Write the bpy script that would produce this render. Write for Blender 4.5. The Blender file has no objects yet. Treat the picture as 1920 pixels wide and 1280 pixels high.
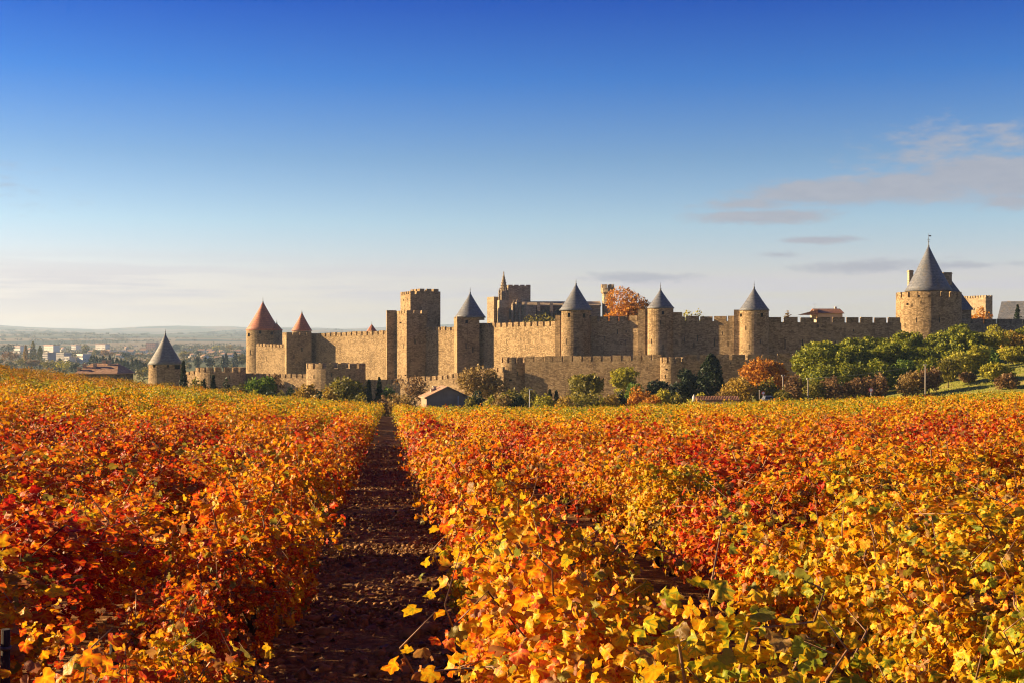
import bpy, math, random
import numpy as np
from mathutils import Vector, Matrix

# ------------------------------------------------------------------ camera
SC = bpy.context.scene
COL = SC.collection
F = 2400.0                       # focal length in photograph pixels (1920 wide)
CAM_Z = 2.5
cd = bpy.data.cameras.new('camera')
cd.sensor_width = 36.0
cd.lens = 36.0 * F / 1920.0
cd.clip_start = 0.1
cd.clip_end = 40000.0
cam = bpy.data.objects.new('camera', cd)
cam.location = (0, 0, CAM_Z)
cam.rotation_euler = (math.radians(90), 0, 0)
COL.objects.link(cam)
SC.camera = cam

# ------------------------------------------------------------------ light
SUN_EL = math.radians(15.0)
SUN_BACK = math.radians(12.0)     # the sun stands to the left and a little beyond the walls
to_sun = Vector((-math.cos(SUN_BACK) * math.cos(SUN_EL), math.sin(SUN_BACK) * math.cos(SUN_EL), math.sin(SUN_EL)))
sl = bpy.data.lights.new('sun', 'SUN')
sl.energy = 5.0
sl.angle = math.radians(0.5)
sl.color = (1.0, 0.74, 0.42)
sun = bpy.data.objects.new('sun', sl)
sun.rotation_euler = to_sun.to_track_quat('Z', 'Y').to_euler()
COL.objects.link(sun)

SC.view_settings.view_transform = 'Standard'
SC.view_settings.look = 'None'
SC.view_settings.exposure = 1.68
SC.view_settings.gamma = 1.0
SC.view_settings.use_curve_mapping = False
SC.cycles.use_denoising = True
SC.cycles.denoiser = 'OPENIMAGEDENOISE'
SC.cycles.denoising_input_passes = 'RGB_ALBEDO_NORMAL'
SC.cycles.denoising_prefilter = 'ACCURATE'
SC.cycles.filter_width = 1.15
SC.cycles.max_bounces = 6
SC.cycles.transmission_bounces = 4
SC.cycles.volume_bounces = 0
SC.cycles.sample_clamp_indirect = 4.0


class NT:
    """small helper for writing node trees"""
    def __init__(self, tree):
        self.t = tree
        self.n = tree.nodes
        self.n.clear()

    def add(self, typ, **kw):
        nd = self.n.new(typ)
        ins = kw.pop('ins', {})
        for k, v in kw.items():
            setattr(nd, k, v)
        for k, v in ins.items():
            self.put(nd.inputs[k], v)
        return nd

    def put(self, sock, v):
        if isinstance(v, bpy.types.NodeSocket):
            self.t.links.new(v, sock)
        else:
            sock.default_value = v

    def math(self, op, a, b=0.0, c=0.0, clamp=False):
        nd = self.n.new('ShaderNodeMath')
        nd.operation = op
        nd.use_clamp = clamp
        for i, v in enumerate((a, b, c)):
            self.put(nd.inputs[i], v)
        return nd.outputs[0]

    def ramp(self, fac, stops, interp='LINEAR'):
        nd = self.n.new('ShaderNodeValToRGB')
        cr = nd.color_ramp
        cr.interpolation = interp
        while len(cr.elements) < len(stops):
            cr.elements.new(0.5)
        for e, (p, c) in zip(cr.elements, stops):
            e.position = p
            e.color = (c[0], c[1], c[2], 1.0)
        self.put(nd.inputs[0], fac)
        return nd.outputs[0]

    def mix(self, fac, a, b, mode='MIX'):
        nd = self.n.new('ShaderNodeMix')
        nd.data_type = 'RGBA'
        nd.blend_type = mode
        self.put(nd.inputs[0], fac)
        for i, v in ((6, a), (7, b)):
            if isinstance(v, (tuple, list)) and len(v) == 3:
                v = (v[0], v[1], v[2], 1.0)
            self.put(nd.inputs[i], v)
        return nd.outputs[2]

    def noise(self, vec, scale, detail=3.0, rough=0.55, out=0):
        nd = self.add('ShaderNodeTexNoise', ins={'Scale': scale, 'Detail': detail, 'Roughness': rough})
        if vec is not None:
            self.put(nd.inputs['Vector'], vec)
        return nd.outputs[out]

    def mapped(self, vec, scale, loc=(0, 0, 0)):
        nd = self.add('ShaderNodeMapping', ins={'Scale': scale, 'Location': loc})
        self.put(nd.inputs['Vector'], vec)
        return nd.outputs[0]


# ------------------------------------------------------------------ sky
def make_world():
    w = bpy.data.worlds.new('World')
    SC.world = w
    w.use_nodes = True
    T = NT(w.node_tree)
    sky = T.add('ShaderNodeTexSky', sky_type='NISHITA', sun_disc=False)
    sky.sun_elevation = SUN_EL
    sky.sun_rotation = math.radians(270.0) + SUN_BACK
    sky.altitude = 120.0
    sky.air_density = 1.0
    sky.dust_density = 0.6
    sky.ozone_density = 1.6
    tc = T.add('ShaderNodeTexCoord')
    sep = T.add('ShaderNodeSeparateXYZ', ins={0: tc.outputs['Generated']})
    x, y, z = sep.outputs
    el = T.math('ARCSINE', z)
    az = T.math('ARCTAN2', x, y)
    # clear dry autumn air: pale towards the horizon, deepening upwards to the zenith
    e01 = T.math('DIVIDE', T.math('MAXIMUM', el, 0.0), 0.5, clamp=True)
    tint = T.ramp(e01, [(0.0, (0.67, 0.635, 0.84)), (0.05, (0.67, 0.63, 0.85)), (0.10, (0.70, 0.61, 0.77)), (0.183, (0.54, 0.60, 0.75)),
                        (0.282, (0.32, 0.44, 0.64)), (0.403, (0.085, 0.285, 0.665)), (0.513, (0.004, 0.150, 0.59)),
                        (1.0, (0.006, 0.09, 0.42))])
    clear = T.mix(1.0, sky.outputs[0], tint, 'MULTIPLY')
    # clouds, laid out by compass direction and height above the horizon
    uv = T.add('ShaderNodeCombineXYZ', ins={0: az, 1: el})
    big = T.noise(T.mapped(uv.outputs[0], (26.0, 95.0, 1.0), (3.1, 0.4, 0)), 1.0, 6.0, 0.62)
    fine = T.noise(T.mapped(uv.outputs[0], (75.0, 210.0, 1.0), (1.1, 2.4, 0)), 1.0, 5.0, 0.6)
    nz = T.math('ADD', T.math('MULTIPLY', big, 0.62), T.math('MULTIPLY', fine, 0.38))
    nz = T.math('SUBTRACT', nz, 0.5)
    cl = None
    for (px, py, wx, wy, st) in CLOUDS:
        a0 = math.atan((px - 960) / F)
        e0 = math.atan((640 - py) / F * math.cos(a0))
        du = T.math('DIVIDE', T.math('SUBTRACT', az, a0), wx / F)
        dv = T.math('DIVIDE', T.math('SUBTRACT', el, e0), wy / F)
        r2 = T.math('ADD', T.math('MULTIPLY', du, du), T.math('MULTIPLY', dv, dv))
        m = T.math('MULTIPLY', T.math('SUBTRACT', 1.0, T.math('SQRT', r2)), st)
        m = T.math('MAXIMUM', m, -1.0)
        cl = m if cl is None else T.math('MAXIMUM', cl, m)
    d = T.math('ADD', cl, T.math('ADD', T.math('MULTIPLY', nz, 2.6), 0.42))
    mr = T.add('ShaderNodeMapRange', interpolation_type='SMOOTHSTEP', ins={'Value': d, 'From Min': 0.0, 'From Max': 0.9})
    dens = T.math('MULTIPLY', mr.outputs[0], 0.86)
    # long faint bands low over the horizon, all the way round
    bn = T.noise(T.mapped(uv.outputs[0], (5.0, 85.0, 1.0), (0.3, 7.7, 0)), 1.0, 5.0, 0.6)
    bm = T.add('ShaderNodeMapRange', interpolation_type='SMOOTHSTEP', ins={'Value': bn, 'From Min': 0.40, 'From Max': 0.60})
    bh = T.math('SUBTRACT', 1.0, T.math('ABSOLUTE', T.math('DIVIDE', T.math('SUBTRACT', el, 0.040), 0.030)), clamp=True)
    band = T.math('MULTIPLY', T.math('MULTIPLY', bm.outputs[0], bh), 0.75)
    ccol = T.mix(T.math('MULTIPLY', T.math('ADD', nz, 0.5), 1.0, clamp=True), (1.30, 1.42, 1.80), (2.15, 2.15, 2.32))
    s1 = T.mix(band, clear, (2.6, 2.5, 2.75))
    s2 = T.mix(dens, s1, ccol)
    bg = T.add('ShaderNodeBackground', ins={'Color': s2, 'Strength': 0.074})
    out = T.add('ShaderNodeOutputWorld')
    T.t.links.new(bg.outputs[0], out.inputs[0])


CLOUDS = [  # photograph pixel of the centre, half width, half height, strength
    (1560, 360, 150, 24, 1.1), (1700, 350, 130, 28, 1.2), (1845, 325, 130, 32, 1.4), (1940, 335, 130, 34, 1.3),
    (1440, 407, 120, 13, 0.9), (1410, 382, 90, 10, 0.6), (1860, 247, 30, 9, 0.2), (1755, 265, 46, 14, 0.2), (1700, 295, 50, 11, 0.25),
    (1545, 450, 66, 6, 0.8), (1900, 378, 70, 12, 0.6), (1640, 500, 110, 10, 0.6), (1800, 498, 90, 6, 0.5), (1915, 272, 40, 10, 0.2),
    (1200, 521, 90, 8, 0.6), (1465, 478, 30, 5, 0.6), (-900, 300, 500, 60, 0.8), (3900, 250, 500, 60, 0.8), (-2600, 100, 500, 50, 0.7)]
make_world()

# ------------------------------------------------------------------ helpers
R = random.Random(7)
NP = np.random.default_rng(11)


def P(px, py, D):
    return Vector(((px - 960) / F * D, D, CAM_Z - (py - 640) / F * D))


def X(px, D):
    return (px - 960) / F * D


def Z(py, D):
    return CAM_Z - (py - 640) / F * D


def sm(a, b, v):
    t = np.clip((v - a) / (b - a), 0, 1)
    return t * t * (3 - 2 * t)


def ground_np(x, y):
    x = np.asarray(x, float); y = np.asarray(y, float)
    yc = np.clip(y, -60, 185)
    left = np.maximum(0.0, -x - 6.0)
    g = -0.033 * yc - 8.5e-5 * yc * np.abs(yc)
    g = g + np.minimum(0.0289 * left ** 1.3, 8.5) + 0.034 * np.clip(x - 5, 0, 130)
    # castle hill
    zc = np.interp(x, [-320, -150, -75, 0, 45, 90, 130, 260], [-21, -19.5, -17.5, -15.5, -12.5, -6.5, -3.5, -3.0])
    inside = sm(342, 420, y + 0.55 * np.clip(x, -200, 40)) * sm(-150, -60, x)
    zc = zc + inside * 7.0
    edge = 168 + 0.12 * np.clip(x, 0, 120) - 0.10 * np.clip(-x, 0, 120)
    g = g - (2.0 + 0.95 * np.minimum(0.0289 * left ** 1.3, 8.5)) * sm(0, 26, y - edge)
    t = sm(92, 150, y - edge)
    z = g * (1 - t) + zc * t
    # grassy bank on the right behind the vines
    z = z + 6.4 * sm(46, 104, x - 0.10 * (y - 200)) * sm(186, 232, y) * (1 - sm(262, 330, y))
    # valley with the lower town
    far = -20.0 + 0.0 * x
    h = np.clip((y - 3000) / 6500.0, 0, 1.2)
    rl = 0.5 + 0.5 * np.sin(x / 900.0 + 1.1) * np.cos(y / 1500.0 + 0.4)
    rl2 = 0.5 + 0.5 * np.sin(x / 330.0 + y / 700.0)
    far = far + h ** 1.15 * (84 + 44 * rl + 15 * rl2 + 9 * np.sin(x / 140.0 + 2.0) * np.sin(x / 410.0)) + sm(3000, 4200, y) * (5 * rl2)
    tt = sm(430, 800, np.sqrt((x * 0.8) ** 2 + y ** 2))
    z = z * (1 - tt) + far * tt
    back = sm(-40, -300, y)
    return z * (1 - back) + (-2.0) * back


def ground(x, y):
    return float(ground_np(x, y))


def new_obj(name, data, parent=None, loc=None):
    o = bpy.data.objects.new(name, data)
    COL.objects.link(o)
    if loc is not None:
        o.location = loc
    if parent is not None:
        o.parent = parent
    return o


def tag(o, label=None, cat=None, group=None, kind=None):
    if label: o['label'] = label
    if cat: o['category'] = cat
    if group: o['group'] = group
    if kind: o['kind'] = kind
    return o


def thing(name, label, cat, loc, group=None, rz=0.0):
    o = bpy.data.objects.new(name, None)
    o.empty_display_size = 0.2
    COL.objects.link(o)
    o.location = loc
    o.rotation_euler = (0, 0, rz)
    return tag(o, label, cat, group)


def np_mesh(name, V, Fc, mat=None, smooth=False, attr=None):
    """V (n,3), Fc (m,k) arrays"""
    V = np.asarray(V, np.float32); Fc = np.asarray(Fc, np.int32)
    me = bpy.data.meshes.new(name)
    me.vertices.add(len(V)); me.vertices.foreach_set('co', V.ravel())
    m, k = Fc.shape
    me.loops.add(m * k); me.loops.foreach_set('vertex_index', Fc.ravel())
    me.polygons.add(m)
    me.polygons.foreach_set('loop_start', np.arange(0, m * k, k, dtype=np.int32))
    me.polygons.foreach_set('loop_total', np.full(m, k, np.int32))
    if smooth:
        me.polygons.foreach_set('use_smooth', np.ones(m, bool))
    if attr:
        for an, av in attr.items():
            a = me.attributes.new(an, 'FLOAT', 'POINT')
            a.data.foreach_set('value', np.asarray(av, np.float32))
    me.update(calc_edges=True)
    if mat:
        me.materials.append(mat)
    return me


class MB:
    """collects faces of one mesh in world space"""
    def __init__(self):
        self.v = []; self.f = []; self.sm = []

    def quad(self, a, b, c, d, s=False):
        i = len(self.v); self.v += [tuple(a), tuple(b), tuple(c), tuple(d)]
        self.f.append((i, i + 1, i + 2, i + 3)); self.sm.append(s)

    def poly(self, pts, s=False):
        i = len(self.v); self.v += [tuple(p) for p in pts]
        self.f.append(tuple(range(i, i + len(pts)))); self.sm.append(s)

    def prism(self, ring0, ring1, cap0=True, cap1=True, s=False):
        """two rings of points (counter-clockwise seen from ring1's side)"""
        i = len(self.v); n = len(ring0)
        self.v += [tuple(p) for p in ring0] + [tuple(p) for p in ring1]
        for k in range(n):
            j = (k + 1) % n
            self.f.append((i + k, i + j, i + n + j, i + n + k)); self.sm.append(s)
        if cap0: self.f.append(tuple(i + k for k in reversed(range(n)))); self.sm.append(False)
        if cap1: self.f.append(tuple(i + n + k for k in range(n))); self.sm.append(False)

    def box(self, c, sx, sy, sz, rz=0.0):
        """c is the centre of the bottom face"""
        ca, sa = math.cos(rz), math.sin(rz)
        r = []
        for (u, w) in ((-1, -1), (1, -1), (1, 1), (-1, 1)):
            x, y = u * sx / 2, w * sy / 2
            r.append((c[0] + x * ca - y * sa, c[1] + x * sa + y * ca))
        self.prism([(p[0], p[1], c[2]) for p in r], [(p[0], p[1], c[2] + sz) for p in r])

    def lathe(self, c, prof, n=28, s=True, cap=True):
        """prof: list of (radius, z) from bottom to top"""
        i = len(self.v)
        for (r, z) in prof:
            for k in range(n):
                a = 2 * math.pi * k / n
                self.v.append((c[0] + r * math.cos(a), c[1] + r * math.sin(a), z))
        for q in range(len(prof) - 1):
            for k in range(n):
                j = (k + 1) % n
                self.f.append((i + q * n + k, i + q * n + j, i + (q + 1) * n + j, i + (q + 1) * n + k)); self.sm.append(s)
        if cap:
            self.f.append(tuple(i + k for k in reversed(range(n)))); self.sm.append(False)
            e = i + (len(prof) - 1) * n
            self.f.append(tuple(e + k for k in range(n))); self.sm.append(False)

    def tube(self, pts, rad, n=6):
        i = len(self.v); pts = [Vector(p) for p in pts]
        for q, p in enumerate(pts):
            d = (pts[min(q + 1, len(pts) - 1)] - pts[max(q - 1, 0)]).normalized()
            a = d.orthogonal().normalized(); b = d.cross(a)
            r = rad[q] if isinstance(rad, (list, tuple)) else rad
            for k in range(n):
                t = 2 * math.pi * k / n
                self.v.append(tuple(p + (a * math.cos(t) + b * math.sin(t)) * r))
        for q in range(len(pts) - 1):
            for k in range(n):
                j = (k + 1) % n
                self.f.append((i + q * n + k, i + q * n + j, i + (q + 1) * n + j, i + (q + 1) * n + k)); self.sm.append(True)
        self.f.append(tuple(i + k for k in reversed(range(n)))); self.sm.append(False)
        e = i + (len(pts) - 1) * n
        self.f.append(tuple(e + k for k in range(n))); self.sm.append(False)

    def mesh(self, name, mat, origin=(0, 0, 0)):
        o = Vector(origin)
        me = bpy.data.meshes.new(name)
        me.from_pydata([(p[0] - o.x, p[1] - o.y, p[2] - o.z) for p in self.v], [], self.f)
        me.polygons.foreach_set('use_smooth', self.sm)
        me.materials.append(mat)
        me.update()
        return me

    def build(self, name, mat, parent=None, origin=None):
        """vertices are in world space; parent is an unrotated empty"""
        base = parent
        off = Vector((0, 0, 0))
        while base is not None:
            off += base.location
            base = base.parent
        if parent is None and origin is not None:
            return new_obj(name, self.mesh(name, mat, origin), None, origin)
        return new_obj(name, self.mesh(name, mat, off), parent)


# ------------------------------------------------------------------ materials
MATS = {}


def mat_new(name):
    m = bpy.data.materials.new(name)
    m.use_nodes = True
    T = NT(m.node_tree)
    out = T.add('ShaderNodeOutputMaterial')
    return m, T, out


def surf(T, out, color, rough=0.85, bump=None, strength=0.4, dist=0.1, spec=0.3):
    b = T.add('ShaderNodeBsdfPrincipled', ins={'Base Color': color, 'Roughness': rough, 'Specular IOR Level': spec})
    if bump is not None:
        bp = T.add('ShaderNodeBump', ins={'Height': bump, 'Strength': strength, 'Distance': dist})
        T.t.links.new(bp.outputs[0], b.inputs['Normal'])
    T.t.links.new(b.outputs[0], out.inputs[0])
    return b


def pos(T):
    return T.add('ShaderNodeNewGeometry').outputs['Position']


def c4(c):
    return (c[0], c[1], c[2], 1.0)


def stone(name, lo, mid, hi, cell=(1.0, 1.0, 2.1), stain=0.5):
    m, T, out = mat_new(name)
    p = pos(T)
    vo = T.add('ShaderNodeTexVoronoi', ins={'Vector': T.mapped(p, cell), 'Scale': 1.75, 'Randomness': 0.9})
    cellv = T.add('ShaderNodeSeparateColor', ins={0: vo.outputs['Color']}).outputs[0]
    big = T.noise(p, 0.11, 5.0, 0.6)
    med = T.noise(T.mapped(p, (1, 1, 0.35)), 0.5, 4.0, 0.65)
    crs = T.noise(T.mapped(p, (0.12, 0.12, 3.2)), 1.0, 2.0, 0.5)          # courses
    v = T.math('ADD', T.math('MULTIPLY', cellv, 0.50), T.math('MULTIPLY', big, 0.34))
    v = T.math('ADD', v, T.math('MULTIPLY', crs, 0.20))
    col = T.ramp(v, [(0.22, lo), (0.50, mid), (0.78, hi)])
    st = T.add('ShaderNodeMapRange', interpolation_type='SMOOTHSTEP', ins={'Value': med, 'From Min': 0.52, 'From Max': 0.74}).outputs[0]
    col = T.mix(T.math('MULTIPLY', st, stain), col, tuple(c * 0.42 for c in lo))
    j = T.add('ShaderNodeTexVoronoi', feature='DISTANCE_TO_EDGE', ins={'Vector': T.mapped(p, cell), 'Scale': 1.75, 'Randomness': 0.9})
    jj = T.add('ShaderNodeMapRange', ins={'Value': j.outputs[0], 'From Min': 0.0, 'From Max': 0.10}).outputs[0]
    col = T.mix(jj, T.mix(0.38, col, c4(tuple(c * 0.35 for c in lo))), col)
    run = T.noise(T.mapped(p, (0.9, 0.9, 0.07)), 1.0, 4.0, 0.6)             # rain streaks
    rs = T.add('ShaderNodeMapRange', interpolation_type='SMOOTHSTEP', ins={'Value': run, 'From Min': 0.56, 'From Max': 0.76}).outputs[0]
    col = T.mix(T.math('MULTIPLY', rs, 0.62), col, tuple(c * 0.5 for c in lo))
    pale = T.add('ShaderNodeMapRange', interpolation_type='SMOOTHSTEP', ins={'Value': T.noise(T.mapped(p, (1, 1, 1.6), (40, 3, 9)), 0.16, 4.0, 0.6), 'From Min': 0.5, 'From Max': 0.68}).outputs[0]
    col = T.mix(T.math('MULTIPLY', pale, 0.45), col, c4(tuple(min(1, c * 1.08) for c in hi)))
    oi = T.add('ShaderNodeObjectInfo').outputs['Random']
    tone = T.math('ADD', 0.86, T.math('MULTIPLY', oi, 0.28))
    col = T.mix(1.0, col, T.add('ShaderNodeCombineColor', ins={0: tone, 1: tone, 2: tone}).outputs[0], 'MULTIPLY')
    fine = T.noise(p, 3.5, 3.0, 0.7)
    h = T.math('ADD', jj, T.math('ADD', T.math('MULTIPLY', cellv, 0.7), T.math('MULTIPLY', fine, 0.9)))
    surf(T, out, col, 0.92, h, 0.7, 0.12, 0.15)
    MATS[name] = m
    return m


def plain(name, a, b, scale=1.0, rough=0.8, bump=0.3, stretch=(1, 1, 1), dist=0.05, spec=0.3):
    m, T, out = mat_new(name)
    n = T.noise(T.mapped(pos(T), stretch), scale, 4.0, 0.62)
    col = T.ramp(n, [(0.3, a), (0.7, b)])
    surf(T, out, col, rough, n, bump, dist, spec)
    MATS[name] = m
    return m


def roofing(name, a, b, course=0.42, rough=0.65, moss=None):
    m, T, out = mat_new(name)
    p = pos(T)
    wv = T.add('ShaderNodeTexWave', wave_type='BANDS', bands_direction='Z', wave_profile='SAW',
               ins={'Vector': p, 'Scale': course, 'Distortion': 0.7, 'Detail': 2.0, 'Detail Scale': 2.0})
    vo = T.add('ShaderNodeTexVoronoi', ins={'Vector': T.mapped(p, (1, 1, 1.6)), 'Scale': 2.4})
    cv = T.add('ShaderNodeSeparateColor', ins={0: vo.outputs['Color']}).outputs[1]
    n = T.noise(T.mapped(p, (1, 1, 0.3)), 0.45, 5.0, 0.65)
    v = T.math('ADD', T.math('MULTIPLY', cv, 0.45), T.math('MULTIPLY', n, 0.55))
    col = T.ramp(v, [(0.25, a), (0.75, b)])
    if moss:
        k = T.add('ShaderNodeMapRange', interpolation_type='SMOOTHSTEP', ins={'Value': T.noise(p, 0.6, 5.0, 0.7), 'From Min': 0.50, 'From Max': 0.68}).outputs[0]
        col = T.mix(T.math('MULTIPLY', k, 0.75), col, c4(moss))
    col = T.mix(T.math('MULTIPLY', T.math('POWER', wv.outputs['Fac'], 3.0), 0.35), col, c4(tuple(c * 0.45 for c in a)))
    h = T.math('ADD', wv.outputs['Fac'], T.math('MULTIPLY', cv, 0.5))
    surf(T, out, col, rough, h, 0.6, 0.06, 0.4)
    MATS[name] = m
    return m


def leafmat(name, stops, transl=0.35, wob=0.25):
    """foliage whose leaf clusters differ from one another"""
    m, T, out = mat_new(name)
    g = T.add('ShaderNodeNewGeometry')
    n = T.noise(g.outputs['Position'], 0.55, 3.0, 0.6)
    v = T.math('ADD', T.math('MULTIPLY', g.outputs['Random Per Island'], 1 - wob), T.math('MULTIPLY', n, wob))
    col = T.ramp(v, stops)
    b = T.add('ShaderNodeBsdfPrincipled', ins={'Base Color': col, 'Roughness': 0.6, 'Specular IOR Level': 0.25})
    tr = T.add('ShaderNodeBsdfTranslucent', ins={'Color': col})
    mx = T.add('ShaderNodeMixShader', ins={0: transl})
    T.t.links.new(b.outputs[0], mx.inputs[1]); T.t.links.new(tr.outputs[0], mx.inputs[2])
    T.t.links.new(mx.outputs[0], out.inputs[0])
    MATS[name] = m
    return m


stone('wall_stone', (0.145, 0.090, 0.042), (0.30, 0.198, 0.095), (0.43, 0.30, 0.155))
stone('outer_stone', (0.14, 0.085, 0.042), (0.285, 0.185, 0.092), (0.41, 0.285, 0.15), stain=0.4)
stone('ashlar', (0.23, 0.165, 0.095), (0.36, 0.265, 0.155), (0.47, 0.36, 0.22), cell=(0.8, 0.8, 1.6), stain=0.35)
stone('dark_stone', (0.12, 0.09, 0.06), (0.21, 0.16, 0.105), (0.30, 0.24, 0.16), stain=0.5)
plain('recess_shade', (0.012, 0.010, 0.009), (0.025, 0.02, 0.018), 2.0, 0.9)  # near-black colour paints in the shade inside slits and windows
roofing('slate', (0.070, 0.076, 0.090), (0.150, 0.152, 0.165), moss=(0.14, 0.115, 0.08))
roofing('slate_weathered', (0.11, 0.105, 0.095), (0.21, 0.195, 0.165), moss=(0.16, 0.12, 0.075))
roofing('red_tile', (0.30, 0.085, 0.038), (0.50, 0.165, 0.07))
roofing('brown_tile', (0.22, 0.095, 0.045), (0.42, 0.20, 0.095))
plain('lead', (0.10, 0.10, 0.10), (0.2, 0.2, 0.19), 3.0, 0.5)
plain('render_cream', (0.60, 0.53, 0.44), (0.74, 0.67, 0.57), 0.15, 0.9)
plain('render_white', (0.62, 0.56, 0.47), (0.76, 0.70, 0.60), 0.15, 0.9)
plain('render_grey', (0.36, 0.33, 0.29), (0.46, 0.43, 0.38), 0.15, 0.9)
plain('render_brown', (0.24, 0.165, 0.105), (0.36, 0.26, 0.17), 0.6, 0.9)
roofing('tan_tile', (0.32, 0.17, 0.085), (0.52, 0.31, 0.17))
plain('render_orange', (0.48, 0.20, 0.11), (0.60, 0.27, 0.15), 0.15, 0.9)
plain('render_tan', (0.38, 0.29, 0.20), (0.50, 0.39, 0.28), 0.4, 0.9)
plain('bark', (0.055, 0.038, 0.025), (0.13, 0.095, 0.065), 5.0, 0.95, 0.8, (1, 1, 0.25))
plain('vine_bark', (0.016, 0.010, 0.007), (0.06, 0.038, 0.025), 26.0, 0.95, 0.9, (1, 1, 0.25), 0.01)
plain('cane', (0.16, 0.075, 0.032), (0.34, 0.19, 0.09), 14.0, 0.55, 0.3, (1, 1, 0.4), 0.004)
plain('pole_wood', (0.20, 0.165, 0.125), (0.36, 0.30, 0.23), 4.0, 0.85, 0.5, (1, 1, 0.1))
plain('steel', (0.42, 0.42, 0.42), (0.6, 0.6, 0.6), 3.0, 0.45)
plain('wire', (0.05, 0.05, 0.05), (0.09, 0.09, 0.09), 3.0, 0.5)
plain('sign_white', (0.70, 0.70, 0.68), (0.8, 0.8, 0.78), 2.0, 0.5)
plain('sign_red', (0.5, 0.03, 0.02), (0.6, 0.05, 0.03), 2.0, 0.5)
plain('car_paint', (0.12, 0.13, 0.15), (0.16, 0.17, 0.19), 1.0, 0.3)
plain('car_glass', (0.02, 0.025, 0.03), (0.04, 0.045, 0.05), 1.0, 0.1, 0.0)
plain('rubber', (0.015, 0.015, 0.015), (0.03, 0.03, 0.03), 3.0, 0.8)
plain('clod', (0.11, 0.050, 0.014), (0.38, 0.20, 0.066), 9.0, 0.95, 0.8, (1, 1, 1), 0.02)

GREENY = leafmat('leaf_olive', [(0.1, (0.06, 0.06, 0.010)), (0.5, (0.18, 0.16, 0.018)), (0.9, (0.34, 0.26, 0.03))])
leafmat('leaf_dark', [(0.1, (0.010, 0.018, 0.008)), (0.55, (0.025, 0.042, 0.016)), (0.95, (0.055, 0.075, 0.022))], 0.2)
leafmat('leaf_pine', [(0.1, (0.040, 0.065, 0.006)), (0.5, (0.19, 0.21, 0.012)), (0.92, (0.42, 0.38, 0.022))], 0.25)
leafmat('leaf_green', [(0.1, (0.035, 0.075, 0.010)), (0.5, (0.11, 0.19, 0.02)), (0.9, (0.25, 0.30, 0.035))])
leafmat('leaf_lime', [(0.1, (0.13, 0.13, 0.012)), (0.5, (0.35, 0.32, 0.022)), (0.9, (0.55, 0.45, 0.04))])
leafmat('leaf_gold', [(0.1, (0.14, 0.085, 0.012)), (0.5, (0.34, 0.21, 0.022)), (0.9, (0.52, 0.34, 0.035))])
leafmat('leaf_orange', [(0.1, (0.22, 0.075, 0.008)), (0.5, (0.52, 0.20, 0.014)), (0.9, (0.66, 0.32, 0.022))])
leafmat('leaf_brown', [(0.1, (0.09, 0.045, 0.018)), (0.5, (0.22, 0.12, 0.045)), (0.9, (0.36, 0.22, 0.085))])
leafmat('leaf_yellowbrown', [(0.1, (0.12, 0.07, 0.018)), (0.5, (0.28, 0.175, 0.045)), (0.9, (0.42, 0.29, 0.08))])


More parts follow.
